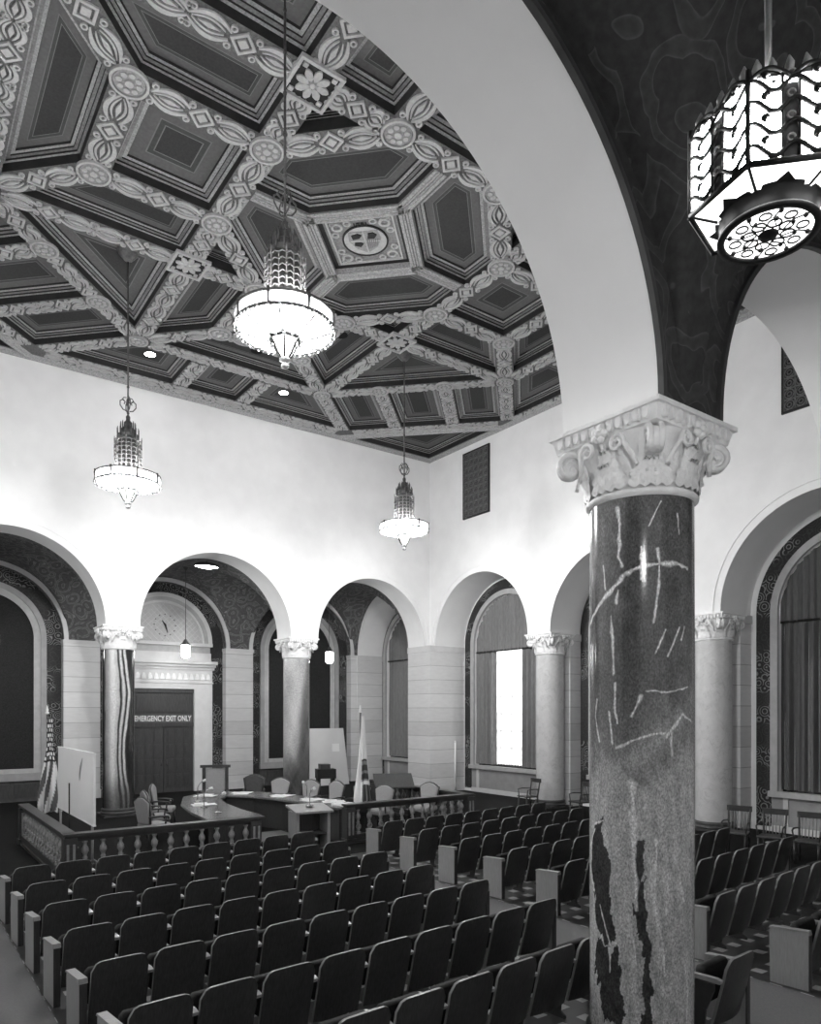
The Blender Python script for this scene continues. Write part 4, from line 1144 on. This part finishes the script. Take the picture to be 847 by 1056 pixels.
# ------------------------------------------------------------------ door, sign, clock
def build_door():
    T = frontT(AMB+.34); c = 8.483
    mb = MB()
    for a, b in ((c-1.83, c-1.12), (c+1.12, c+1.83)): mb.box((a, 0, 0), (b, 3.87, .22), 'stone_trim', T)
    mb.box((c-1.83, 3.87, 0), (c+1.83, 4.72, .22), 'stone_trim', T)
    mb.box((c-1.86, 4.08, 0), (c+1.86, 4.13, .26), 'stone_trim', T)
    for q in np.arange(-1.65, 1.7, .22):
        mb.prism([(c+q-.09, 4.22), (c+q+.09, 4.22), (c+q+.05, 4.42), (c+q, 4.46), (c+q-.05, 4.42)], .2, .26, 'carved_stone', T)
    for z0, z1, p in ((4.6, 4.7, .28), (4.7, 4.8, .38), (4.8, 4.92, .5)): mb.box((c-1.84-p*.2, z0, 0), (c+1.84+p*.2, z1, p), 'stone_trim', T)
    mb.box((c-1.8, 4.92, 0), (c+1.8, 5.25, .16), 'stone_trim', T); mb.box((c-1.84, 5.5, 0), (c+1.84, 5.62, .24), 'stone_trim', T); mb.box((c-1.8, 5.25, 0), (c+1.8, 5.5, .06), 'frame_stone', T)
    for r0, r1, d in ((1.69, 1.84, .2), (1.56, 1.70, .15), (1.48, 1.57, .10)): arch_band(mb, c, ZA+.12, r0, r1, 5.5, 0, d, 'stone_trim' if r0 != 1.56 else 'frame_stone', T)
    struct(mb.build('trim_30'))
    mb = MB(); mb.prism(arch_loop(c, ZA+.12, 1.5, 5.5, 32), 0, .03, 'tympanum', T)
    # diaper lattice of the tympanum
    for k in range(-14, 15):
        for sg in (-1, 1):
            P = []
            for t in np.linspace(-2.2, 2.2, 45):
                x, z = k*.22+t*.707, .75+sg*t*.707
                if z > .03 and x*x+z*z < 1.46**2: P.append((c+x, ZA+.12+z, .033))
            if len(P) > 2: mb.tube([P[0], P[-1]], .012, 4, 'stone_trim', T)
    struct(mb.build('wall_tympanum'))
    d = struct(bpy.data.objects.new('door_1', None)); COL.objects.link(d)
    mb = MB(); mb.box((c-1.12, 2.6, .02), (c+1.12, 3.87, .10), 'door_wood', T); mb.box((c-1.0, 3.0, .1), (c+1.0, 3.6, .13), 'dark_wood', T); mb.box((c-1.12, 3.72, .1), (c+1.12, 3.87, .16), 'dark_wood', T); mb.build('transom_panel', d)
    for sg in (-1, 1):
        mb = MB(); a, b = sorted((c+sg*.01, c+sg*1.12))
        mb.box((a, 0, .02), (b, 2.45, .07), 'door_wood', T)
        for r in range(4):
            for q in range(3):
                w = (b-a-.16)/3; x0 = a+.08+q*w+.03; z0 = .2+r*.56
                mb.box((x0, z0, .07), (x0+w-.06, z0+.48, .09), 'dark_wood', T); mb.box((x0+.05, z0+.06, .09), (x0+w-.11, z0+.42, .105), 'door_wood', T)
        leaf = mb.build('door_leaf', d)
        mb = MB(); mb.tube([(c+sg*.1, 1.0, .07), (c+sg*.1, 1.0, .13), (c+sg*.1, 1.2, .13), (c+sg*.1, 1.2, .07)], .015, 6, 'bronze', T); mb.build('door_handle', leaf)
    mb = MB(); mb.box((c-1.12, 2.45, .02), (c+1.12, 2.6, .12), 'dark_wood', T); mb.build('transom_bar', d)
    s = tag(one('exit_sign', lambda m: m.box((c-1.1, 2.60, .115), (c+1.05, 2.90, .135), 'sign_ground', T)), 'long dark sign with white capitals reading EMERGENCY EXIT ONLY over the door', 'sign')
    Y = AMB+.34-.138
    text_mesh('lettering', 'EMERGENCY EXIT ONLY', .30, 'letter_white', Matrix(((1, 0, 0, c-.03), (0, 0, -1, Y), (0, .95, 0, 2.75), (0, 0, 0, 1))), s, .004, 2.1, .006)
    # clock hands on the tympanum
    t = thing('wall_clock', 'clock of dark hands and hour dots on the pale arched tympanum', 'clock', (c+.06, AMB+.34-.05, 6.25))
    mb = MB(); Tf = lambda p: (p[0], -p[2], p[1])
    def hand(a, l, w):
        ca, sa = math.cos(a), math.sin(a)
        mb.prism([(-w*sa-.05*ca, w*ca-.05*sa), (w*sa-.05*ca, -w*ca-.05*sa), (l*ca+w*.4*sa, l*sa-w*.4*ca), (l*ca-w*.4*sa, l*sa+w*.4*ca)], .02, .03, 'iron_black', Tf)
    hand(math.radians(-72), .30, .04); mb.build('minute_hand', t)
    mb = MB(); hand(math.radians(125), .20, .04); mb.build('hour_hand', t)
    mb = MB()
    for k in range(12):
        a = PI/6*k; mb.box((.4*math.cos(a)-.02, .4*math.sin(a)-.02, -.02), (.4*math.cos(a)+.02, .4*math.sin(a)+.02, .012), 'bronze', Tf)
    mb.build('hour_marks', t)

# ------------------------------------------------------------------ curtains
def pleat(mb, s0, s1, zlo, zhi, T, mat, amp=.05, freq=9., n=70, m=8, d0=.06, flare=0.):
    """hanging cloth between s0 and s1; zhi may be a function of s"""
    f = zhi if callable(zhi) else (lambda s: zhi)
    ph = random.random()*6; V = []
    for i in range(n+1):
        s = s0+(s1-s0)*i/n
        for j in range(m+1):
            z = zlo+(f(s)-zlo)*j/m
            q = (s-s0)*freq*2*PI*.5
            d = d0+amp*(math.sin(q+ph+.5*math.sin(q*.31)+.25*math.sin(z*1.3+q*.2))+.45*math.sin(q*2.3+1+ph))*(.75+.25*(1-j/m))
            V.append((s, z, d))
    F = [(i*(m+1)+j, (i+1)*(m+1)+j, (i+1)*(m+1)+j+1, i*(m+1)+j+1) for i in range(n) for j in range(m)]
    mb.add(V, F, mat, True, T)
def build_curtains():
    for i, (c, gap, lab, mat) in enumerate(((18.6, (17.98, 19.35), 'grey window curtains parted over bright daylight, between the far corner and the column', 'curtain_cloth'),
                                       (12.975, None, 'drawn grey window curtains mostly behind the foreground column', 'curtain_cloth'),
                                       (7.25, None, 'drawn grey window curtains, toned darker for shade, at the right edge under the arch', 'curtain_shaded'),
                                       (24.47, (23.0, 23.9), 'grey curtains in the end window of the front ambulatory', 'curtain_cloth'))):
        T = rightT(WINX+.14)
        t = thing('window_curtains', lab, 'curtain', (0, 0, 0), 0, 'curtains of the arched windows')
        R = 1.74; zt = lambda s: ZA+math.sqrt(max(0, R*R-(s-c)**2))-.01
        mb = MB(); pleat(mb, c-1.72, c+1.72, 5.22, zt, T, mat, .05, 11, 150, 10, .05); mb.build('valance', t)
        mb = MB(); mb.tube([(c-1.73, 5.24, .07), (c+1.73, 5.24, .07)], .035, 8, 'iron_black', T); mb.build('curtain_rod', t)
        spans = [(c-1.73, c+1.73)] if gap is None else [(c-1.73, gap[0]), (gap[1], c+1.73)]
        for a, b in spans:
            mb = MB(); pleat(mb, a, b, 1.06, 5.22, T, mat, .075, 7.5, max(24, int(60*(b-a))), 8, .02); mb.build('drape', t)
        mb = MB(); pleat(mb, c-1.7, c+1.7, 1.06, zt, rightT(WINX+.2), 'sheer', .01, 14, 80, 6, 0); mb.build('sheer_curtain', t)

# ------------------------------------------------------------------ railings
def baluster_mesh():
    mb = MB()
    mb.box((-.05, -.05, 0), (.05, .05, .05), 'baluster_wood')
    mb.lathe([(.035, .05), (.045, .08), (.03, .1), (.03, .22), (.045, .25), (.03, .28), (.035, .31), (.062, .36), (.058, .41), (.03, .46), (.028, .5), (.045, .52), (.045, .55)], 12, 'baluster_wood', cap0=False, cap1=False)
    mb.tube([(.055*math.cos(q), -.02, .16+.055*math.sin(q)) for q in np.linspace(0, 2*PI, 13)[:-1]], .018, 6, 'baluster_wood', None, True)
    o = mb.build('t'); m = o.data; bpy.data.objects.remove(o); return m
def railing(runs, label, posts, bm):
    t = thing('balustrade', label, 'railing', (runs[0][0][0], runs[0][0][1], 0)); o0 = Vector((runs[0][0][0], runs[0][0][1], 0))
    for a, b in runs:
        a = Vector((a[0], a[1], 0))-o0; b = Vector((b[0], b[1], 0))-o0; d = (b-a); Ln = d.length; d.normalize(); n = Vector((-d.y, d.x, 0))
        T = lambda p: tuple(a+d*p[0]+n*p[1]+Vector((0, 0, p[2])))
        mb = MB(); mb.box((-.12, -.11, .86), (Ln+.12, .11, .90), 'rail_wood', T); mb.box((-.09, -.085, .82), (Ln+.09, .085, .86), 'rail_wood', T); mb.box((0, -.05, .76), (Ln, .05, .82), 'rail_wood', T); mb.build('top_rail', t)
        mb = MB(); mb.box((0, -.07, .06), (Ln, .07, .2), 'rail_wood', T); mb.box((0, -.1, .0), (Ln, .1, .06), 'rail_wood', T); mb.build('bottom_rail', t)
        k = int((Ln-.4)/.3); 
        for i in range(k+1):
            p = a+d*(.25+(Ln-.5)*i/max(1, k)); o = col_part('baluster', bm, t); o.location = (p.x, p.y, .2); o.rotation_euler.z = math.atan2(d.y, d.x)
            o.scale.z = 1.02
    for x, y in posts:
        p = Vector((x, y, 0))-o0
        mb = MB(); mb.box((p.x-.11, p.y-.11, 0), (p.x+.11, p.y+.11, .82), 'rail_wood'); mb.box((p.x-.07, p.y-.125, .2), (p.x-.03, p.y-.10, .72), 'baluster_wood'); mb.box((p.x+.03, p.y-.125, .2), (p.x+.07, p.y-.10, .72), 'baluster_wood')
        mb.box((p.x-.13, p.y-.13, 0), (p.x+.13, p.y+.13, .12), 'rail_wood'); mb.build('post', t)
    return t

# ------------------------------------------------------------------ chairs, desk, flags, boards
def chair_proto(fab, name='council_chair'):
    t = thing(name, 'x', 'chair', (0, 0, 0), 0, 'upholstered chairs round the horseshoe desk')
    mb = MB(); R = []
    out = [(-.23, .50), (-.27, .8), (-.30, .98), (-.22, 1.02), (-.12, 1.07), (0, 1.09), (.12, 1.07), (.22, 1.02), (.30, .98), (.27, .8), (.23, .50)]
    lean = lambda z: -.24-.12*(z-.5)
    mb.loops([[(x*.96, lean(z)+.0, .5+(z-.5)*.985) for x, z in out], [(x, lean(z)+.02, z) for x, z in out], [(x, lean(z)+.07, z) for x, z in out], [(x*.92, lean(z)+.095, .5+(z-.5)*.97) for x, z in out]], fab, True, True, None, True, True)
    mb.build('backrest', t)
    mb = MB(); mb.tube([(x*1.03, lean(z)+.045, z+.005) for x, z in out], .022, 6, 'dark_wood'); mb.build('back_frame', t)
    mb = MB(); sq = lambda s, z: [(-.27*s, -.24*s+.02, z), (.27*s, -.24*s+.02, z), (.29*s, .28*s+.02, z), (-.29*s, .28*s+.02, z)]
    mb.loops([sq(.96, .38), sq(1, .41), sq(1, .46), sq(.9, .50)], fab, True, False, None, True, True); mb.build('seat', t)
    for s in (-1, 1):
        mb = MB(); mb.tube([(s*.29, -.26, .66), (s*.31, .0, .67), (s*.31, .2, .65), (s*.30, .22, .60)], .024, 6, 'dark_wood'); mb.tube([(s*.30, .16, .65), (s*.285, .14, .42)], .02, 6, 'dark_wood'); mb.build('arm', t)
        for yy in (-.24, .26):
            mb = MB(); mb.tube([(s*.25, yy, .40), (s*.255, yy, .2), (s*.26, yy*1.1, 0)], [.03, .025, .017], 6, 'dark_wood'); mb.build('leg', t)
    return t
def slat_chair():
    t = thing('slat_back_chair', 'x', 'chair', (0, 0, 0), 0, 'wooden chairs along the right wall')
    mb = MB(); sq = lambda s, z: [(-.22*s, -.2*s, z), (.22*s, -.2*s, z), (.24*s, .24*s, z), (-.24*s, .24*s, z)]
    mb.loops([sq(1, .42), sq(1.02, .44), sq(1, .46)], 'dark_wood', True, False, None, True, True); mb.build('seat', t)
    for s in (-1, 1):
        mb = MB(); mb.tube([(s*.2, -.22, 0), (s*.2, -.19, .44), (s*.22, -.27, .95)], [.02, .024, .02], 6, 'dark_wood'); mb.build('leg', t)
        mb = MB(); mb.tube([(s*.21, .22, 0), (s*.21, .2, .43)], [.018, .024], 6, 'dark_wood'); mb.build('leg', t)
        mb = MB(); mb.tube([(s*.215, -.23, .66), (s*.26, .05, .67), (s*.25, .2, .65), (s*.215, .2, .44)], .018, 6, 'dark_wood'); mb.build('arm', t)
    mb = MB(); mb.box((-.25, -.29, .86), (.25, -.25, .98), 'rail_wood')
    for k in range(6): x = -.16+.064*k; mb.tube([(x, -.2, .45), (x, -.265, .88)], .011, 5, 'baluster_wood')
    mb.build('backrest', t); return t
def face(dx, dy): return math.atan2(dy, dx)-PI/2
def build_furniture():
    bm = baluster_mesh()
    railing([((2.62, 13.42), (6.12, 13.42)), ((2.62, 18.3), (2.62, 13.55))], 'dark balustrade left of the lectern, with turned balusters and square corner post', [(2.62, 13.42), (6.05, 13.42), (2.62, 18.3)], bm)
    railing([((8.62, 13.98), (12.25, 13.98)), ((12.25, 14.1), (12.25, 18.3))], 'dark balustrade right of the lectern, in front of the desk chairs', [(8.62, 13.98), (12.25, 13.98), (12.25, 18.3)], bm)
    # horseshoe desk
    inn = [(8.5, 14.25), (8.38, 15.4), (8.15, 16.6), (7.85, 17.6), (7.4, 18.15), (7.0, 17.6), (6.75, 16.6), (6.62, 15.4), (6.6, 14.25)]
    out = [(9.4, 14.25), (9.25, 15.6), (8.98, 17.0), (8.45, 18.5), (7.4, 19.3), (6.35, 18.5), (5.78, 17.0), (5.52, 15.6), (5.4, 14.25)]
    t = thing('horseshoe_desk', 'dark wooden horseshoe desk with pale papers, between the two balustrades', 'desk', (7.4, 16.5, 0)); o0 = Vector((7.4, 16.5))
    loc = lambda P, k=1.: [(p[0]-7.4, p[1]-16.5) for p in P]
    a, b = loc(inn), loc(out)
    mb = MB()
    mb.loops([[(p[0], p[1], z) for p in q] for q, z in ((a, .74), (b, .74), (b, .79), (a, .79), (a, .74))], 'desk_top', False); 
    for e in (0, -1): mb.add([(a[e][0], a[e][1], .74), (b[e][0], b[e][1], .74), (b[e][0], b[e][1], .79), (a[e][0], a[e][1], .79)], [(0, 1, 2, 3)], 'desk_top')
    mb.build('desk_top', t)
    def off(P, d):
        R = []
        for i, p in enumerate(P):
            q = Vector(P[min(i+1, len(P)-1)])-Vector(P[max(i-1, 0)]); q.normalize(); R.append((p[0]-q.y*d, p[1]+q.x*d))
        return R
    f = off(a, -.10); g = off(f, -.03); f2 = f; 
    mb = MB(); mb.loops([[(p[0], p[1], z) for p in q] for q, z in ((f2, 0), (f2, .74), (g, .74), (g, 0))], 'rail_wood', False)
    mb.build('modesty_panel', t)
    for e in (0, -1):
        mb = MB(); x0, x1 = sorted((a[e][0], b[e][0])); mb.box((x0+.05, a[e][1]+.03, 0), (x1-.05, a[e][1]+.10, .74), 'rail_wood')
        for q in range(3): w = (x1-x0-.2)/3; mb.box((x0+.1+q*w+.02, a[e][1]+.015, .12), (x0+.1+(q+1)*w-.02, a[e][1]+.03, .64), 'dark_wood')
        mb.build('end_pedestal', t)
    # papers on the desk
    pp = [(8.95, 14.7, .3, 'papers lying on the right end of the desk'), (8.75, 15.9, .15, 'papers lying midway along the right wing of the desk'), (8.5, 17.1, .5, 'papers spread on the far right bend of the desk'),
          (7.9, 18.3, .9, 'papers spread at the head of the desk, right of centre'), (6.9, 18.3, -.8, 'papers spread at the head of the desk, left of centre'), (6.2, 16.6, -.2, 'papers lying on the left wing of the desk'), (9.0, 15.3, -.4, 'second batch of papers at the right end of the desk')]
    for x, y, r, lab in pp:
        mb = MB(); mb.box((-.28, -.2, 0), (.0, .18, .012), 'paper'); mb.box((-.05, -.24, .012), (.27, .12, .02), 'paper'); mb.box((-.2, -.05, .02), (.1, .26, .028), 'paper')
        tag(mb.build('papers', None, (x, y, .791), r), 'loose white '+lab, 'papers', 'papers on the horseshoe desk')
    def mic(x, y, z, h, lab, r=0.):
        t = thing('desk_microphone', lab, 'microphone', (x, y, z), r, 'microphones')
        mb = MB(); mb.lathe([(.08, 0), (.08, .02), (.03, .035), (.015, .05)], 14, 'chrome'); mb.build('base', t)
        mb = MB(); mb.tube([(0, 0, .04), (0, 0, h*.7), (0, -.05, h*.9), (0, -.12, h)], .012, 6, 'chrome'); mb.build('gooseneck', t)
        mb = MB(); mb.tube([(0, -.12, h), (0, -.2, h+.03)], [.03, .036], 8, 'paper'); mb.build('capsule', t)
    mic(5.95, 15.1, .79, .42, 'microphone on the near left end of the horseshoe desk', .5); mic(6.05, 16.2, .79, .42, 'microphone midway along the left wing of the desk', 1.); mic(6.3, 17.3, .79, .5, 'microphone on the far left bend of the desk', 1.2)
    mic(8.85, 16.4, .79, .4, 'microphone on the right wing of the desk', -1.)
    # lectern, open at the speaker's side
    t = thing('lectern', 'light wooden lectern with dark open back in the gap between balustrades', 'lectern', (6.98, 12.82, 0), -.12)
    for s in (-1, 1):
        mb = MB(); mb.box((s*.33-.03, -.22, 0), (s*.33+.03, .25, 1.0), 'oak_light'); mb.build('side_panel', t)
    mb = MB(); mb.box((-.3, .2, 0), (.3, .25, 1.0), 'dark_wood'); mb.build('front_panel', t)
    mb = MB(); mb.box((-.3, -.18, .55), (.3, .2, .58), 'dark_wood'); mb.build('shelf', t)
    mb = MB(); mb.prism([(-.3, .99), (.3, 1.08), (.3, 1.12), (-.3, 1.03)], -.40, .40, 'oak_light', lambda p: (p[2], p[0], p[1])); mb.build('sloped_top', t)
    mic(7.0, 12.85, 1.095, .35, 'microphone standing on the wooden lectern', 0)
    # chairs
    ch = None
    spots = [(9.15, 18.75, (-1, -.75), 'cream round-topped chair behind the head of the desk, nearest the cloudy column'), (9.55, 17.75, (-1, -.45), 'cream chair behind the desk, second to the right of the column foot'),
             (9.95, 17.1, (-1, -.2), 'cream chair behind the right wing of the desk, left of the white flag'), (10.25, 16.2, (-1, -.35), 'cream chair behind the right wing, just left of the furled white flag'),
             (10.4, 15.35, (-1, -.35), 'cream dark-edged chair just right of the furled white flag'), (11.75, 15.2, (-1, -.3), 'cream dark-edged chair at the right end beside the sloping dark table'),
             (4.95, 16.45, (1, .25), 'nearest of the three tilted cream chairs left of the horseshoe desk'), (5.4, 17.75, (1, -.05), 'middle of the three cream chairs left of the horseshoe desk'), (6.0, 19.1, (1, -.5), 'farthest of the three cream chairs left of the desk, before the exit door'), (5.5, 14.95-.3, (.35, 1), 'pale chair back showing over the left balustrade beside the desk end')]
    for x, y, d, lab in spots[:9]:
        if ch is None: ch = chair_proto('chair_fabric_white'); ch.location = (x, y, 0); ch.rotation_euler.z = face(*d); ch['label'] = lab
        else: copy_thing(ch, lab, (x, y, 0), face(*d))
    lc = chair_proto('leather_dark', 'leather_chair'); lc.location = (9.05, 20.1, 0); lc.rotation_euler.z = face(-.5, -1); lc['label'] = 'dark leather round-backed chair behind the head of the desk'; lc['group'] = 'leather chairs'
    # tall square-backed chair
    t = thing('high_back_chair', 'tall square-backed chair with dark frame and pale panel at the desk head', 'chair', (7.95, 20.4, 0), face(-.45, -1))
    mb = MB(); mb.box((-.27, -.3, .5), (.27, -.24, 1.32), 'chair_fabric'); mb.build('backrest', t)
    mb = MB()
    for s in (-1, 1): mb.box((s*.33-.05, -.33, 0), (s*.33+.05, -.22, 1.38), 'dark_wood')
    mb.box((-.44, -.35, 1.34), (.44, -.2, 1.42), 'dark_wood'); mb.build('back_frame', t)
    mb = MB(); mb.box((-.33, -.25, .38), (.33, .3, .48), 'leather_dark'); mb.build('seat', t)
    for s in (-1, 1):
        mb = MB(); mb.box((s*.36-.04, -.25, .62), (s*.36+.04, .3, .68), 'dark_wood'); mb.build('arm', t)
        mb = MB(); mb.box((s*.33-.04, .2, 0), (s*.33+.04, .28, .62), 'dark_wood'); mb.build('leg', t)
    # flags
    def flag(x, y, label, colour, top, cloth):
        t = thing('flag_on_pole', label, 'flag', (x, y, 0))
        mb = MB(); mb.lathe([(.2, 0), (.2, .05), (.08, .1), (.03, .16)], 20, 'dark_wood'); mb.build('base', t)
        mb = MB(); mb.tube([(0, 0, .1), (0, 0, top)], .017, 8, 'rail_wood'); mb.build('pole', t)
        mb = MB(); mb.lathe([(.02, top), (.045, top+.03), (.02, top+.06), (.03, top+.09), (.005, top+.2)], 10, 'letter_white'); mb.build('finial', t)
        nth, nz = 72, 90; z0, z1 = cloth
        V = []; G = []
        for j in range(nz+1):
            v = j/nz; z = z1+(z0-z1)*v
            r = .045+.14*min(1, max(0, v-.30)/.55)**.9 if top < 2.96 else .035+.15*min(1, v*1.05)**1.3
            for i in range(nth):
                a = 2*PI*i/nth
                rr = r*(1+.32*math.sin(6*a+2.2*v+.8*math.sin(3*a))); V.append((.05+rr*math.cos(a)*1.05, -.03+rr*math.sin(a)*.8, z+.03*math.sin(3*a)*v)); G.append(colour(a, v))
        F = [(j*nth+i, (j+1)*nth+i, (j+1)*nth+(i+1) % nth, j*nth+(i+1) % nth) for j in range(nz) for i in range(nth)]
        mb = MB(); mb.add(V, F, 'flag_cloth', True); o = mb.build('cloth', t)
        ca = o.data.color_attributes.new('Col', 'FLOAT_COLOR', 'POINT')
        for k, g in enumerate(G): ca.data[k].color = (g, g, g, 1)
    def stars(a, v):
        if v < .46:
            w = ((v*20) % 1); u = ((a*1.592+(int(v*20) % 2)*.5) % 1)
            return .75 if (abs(w-.5) < .30 and abs(u-.5) < .28) else .03
        return .72 if ((a*.9549+v*2.2) % 1) < .52 else .10
    flag(3.0, 17.75, 'furled striped flag with stars on a pole at the left, beside the white board', stars, 2.95, (.75, 2.85))
    def white(a, v):
        if .50 < v < .76 and 3.9 < a < 5.2: return .06+.2*(math.sin(v*60) > .4)
        if v > .80 and 4.2 < a < 6.2: return .05+.25*(math.sin(a*16) > .6)
        return .78
    flag(9.72, 15.2, 'furled white flag with dark emblem on a pole right of the poster board', white, 2.98, (.75, 2.9))
    # white presentation board on a stand
    t = thing('white_board', 'large blank white board on a stand behind the left balustrade', 'board', (3.12, 15.45, 0))
    mb = MB(); mb.box((-.02, -1.62, .94), (.02, 1.62, 2.23), 'board_white'); mb.build('panel', t)
    mb = MB(); 
    for z in (.93, 2.24): mb.box((-.025, -1.63, z-.012), (.025, 1.63, z+.012), 'paper')
    mb.build('frame', t)
    for yy in (-1.45, 1.45):
        mb = MB(); mb.tube([(0, yy, .05), (0, yy, .95)], .022, 6, 'oak_light'); mb.tube([(-.18, yy, .02), (0, yy, .3), (.35, yy, .02)], .022, 6, 'oak_light'); mb.build('leg', t)
    mb = MB(); mb.tube([(-.022, -.75+.28*math.sin(q*1.3), 2.12-.5*q) for q in np.linspace(0, .9, 12)], [.006+.018*math.sin(PI*i/11) for i in range(12)], 6, 'frame_stone'); mb.build('drawn_mark', t)
    t = thing('floor_stand', 'thin dark upright stand in front of the white board', 'stand', (2.98, 15.3, 0)); mb = MB(); mb.tube([(0, 0, .03), (0, 0, 1.6)], .014, 6, 'iron_black'); mb.build('pole', t); mb = MB(); mb.lathe([(.14, 0), (.14, .02), (.03, .05)], 14, 'iron_black'); mb.build('base', t)
    # pale card leaning in the right bay
    t = thing('poster_board', 'tall pale poster board leaning in the arch right of the cloudy column', 'board', (14.65, 25.6, 0))
    mb = MB(); T = lambda p: (p[0], p[2]+.22*(p[1]-2.3)/-2.3*-1, p[1])
    mb.prism([(-1.0, .02), (1.02, .02), (.86, 2.33), (-1.0, 2.33)], -.02, .02, 'board_card', T); mb.build('panel', t)
    mb = MB(); mb.prism([(.28, 1.38), (.62, 1.38), (.62, 1.70), (.28, 1.70)], -.03, -.02, 'paper', T); mb.build('note_sheet', t)
    # dark sloping table and stand
    t = thing('sloping_table', 'dark sloping-top table between the chairs right of the white flag', 'table', (11.55, 16.35, 0), -.5)
    mb = MB(); mb.prism([(-.35, .9), (.35, 1.22), (.35, 1.26), (-.35, .94)], -.55, .55, 'dark_wood', lambda p: (p[2], p[0], p[1])); mb.build('top', t)
    for s in (-1, 1):
        for yy, h in ((-.28, .92), (.28, 1.18)):
            mb = MB(); mb.tube([(s*.48, yy, 0), (s*.48, yy, h)], .025, 6, 'dark_wood'); mb.build('leg', t)
    t = thing('equipment_stand', 'dark box-topped stand in front of the pale poster board', 'stand', (10.75, 18.75, 0), -.3)
    mb = MB(); mb.box((-.28, -.2, 1.02), (.28, .2, 1.30), 'iron_black'); mb.box((-.2, -.22, 1.3), (.1, .1, 1.45), 'dark_wood'); mb.build('box', t)
    for s in (-1, 1):
        mb = MB(); mb.box((s*.22-.04, -.15, 0), (s*.22+.04, .15, 1.02), 'iron_black'); mb.build('leg', t)
    # wall chairs
    wc = None
    for x, y, r, lab in ((14.75, 8.2, face(-1, -.3), 'slat-backed wooden chair beside the right column foot, leftmost of the row at right'), (14.85, 7.5, face(-1, -.25), 'slat-backed wooden chair, second of the row at the right edge'), (14.9, 6.8, face(-1, -.25), 'slat-backed wooden chair, third of the row at the right edge'),
                         (15.9, 15.75-.35, face(-1, .2), 'wooden armchair left of the pale column, below the bright window'), (16.15, 13.6, face(-1, .2), 'dark wooden chair just left of the foreground column, by the right wall')):
        if wc is None: wc = slat_chair(); wc.location = (x, y, 0); wc.rotation_euler.z = r; wc['label'] = lab
        else: copy_thing(wc, lab, (x, y, 0), r)
    t = tag(one('white_pole', lambda m: (m.tube([(0, 0, 0), (0, 0, 1.85)], .035, 10, 'paper'), m.sphere((0, 0, 1.87), .04, 'paper', 10, 6)), None, (17.6, 20.86, 0)), 'slim white pole standing against the stone corner pier', 'pole')

# ------------------------------------------------------------------ camera, world, go
def build_camera():
    cam = bpy.data.cameras.new('camera'); o = bpy.data.objects.new('camera', cam); COL.objects.link(o)
    cam.sensor_fit = 'HORIZONTAL'; cam.sensor_width = 36; cam.lens = 739.77*36/847
    cam.shift_x = (423.5-415.13)/847; cam.shift_y = (734.27-528)/847
    o.location = (0, 0, 3.0); o.rotation_euler = (PI/2, 0, -math.radians(35.943)); cam.clip_start = .05
    SC.camera = o
    w = bpy.data.worlds.new('sky'); SC.world = w; w.use_nodes = True
    b = w.node_tree.nodes['Background']; b.inputs[0].default_value = (1, 1, 1, 1); b.inputs[1].default_value = SKY
    vs = SC.view_settings; vs.view_transform = 'Standard'; vs.look = 'None'; vs.gamma = 1; vs.use_curve_mapping = False; vs.exposure = EXPO
    SC.cycles.use_denoising = True; SC.cycles.max_bounces = 8; SC.cycles.diffuse_bounces = 6
    SC.cycles.sample_clamp_indirect = 6
SKY, EXPO = 1.3, 2.15
build_materials(); build_shell(); build_ceiling(); build_door(); build_columns(); build_seats(); build_lights(); build_curtains(); build_furniture(); build_camera()
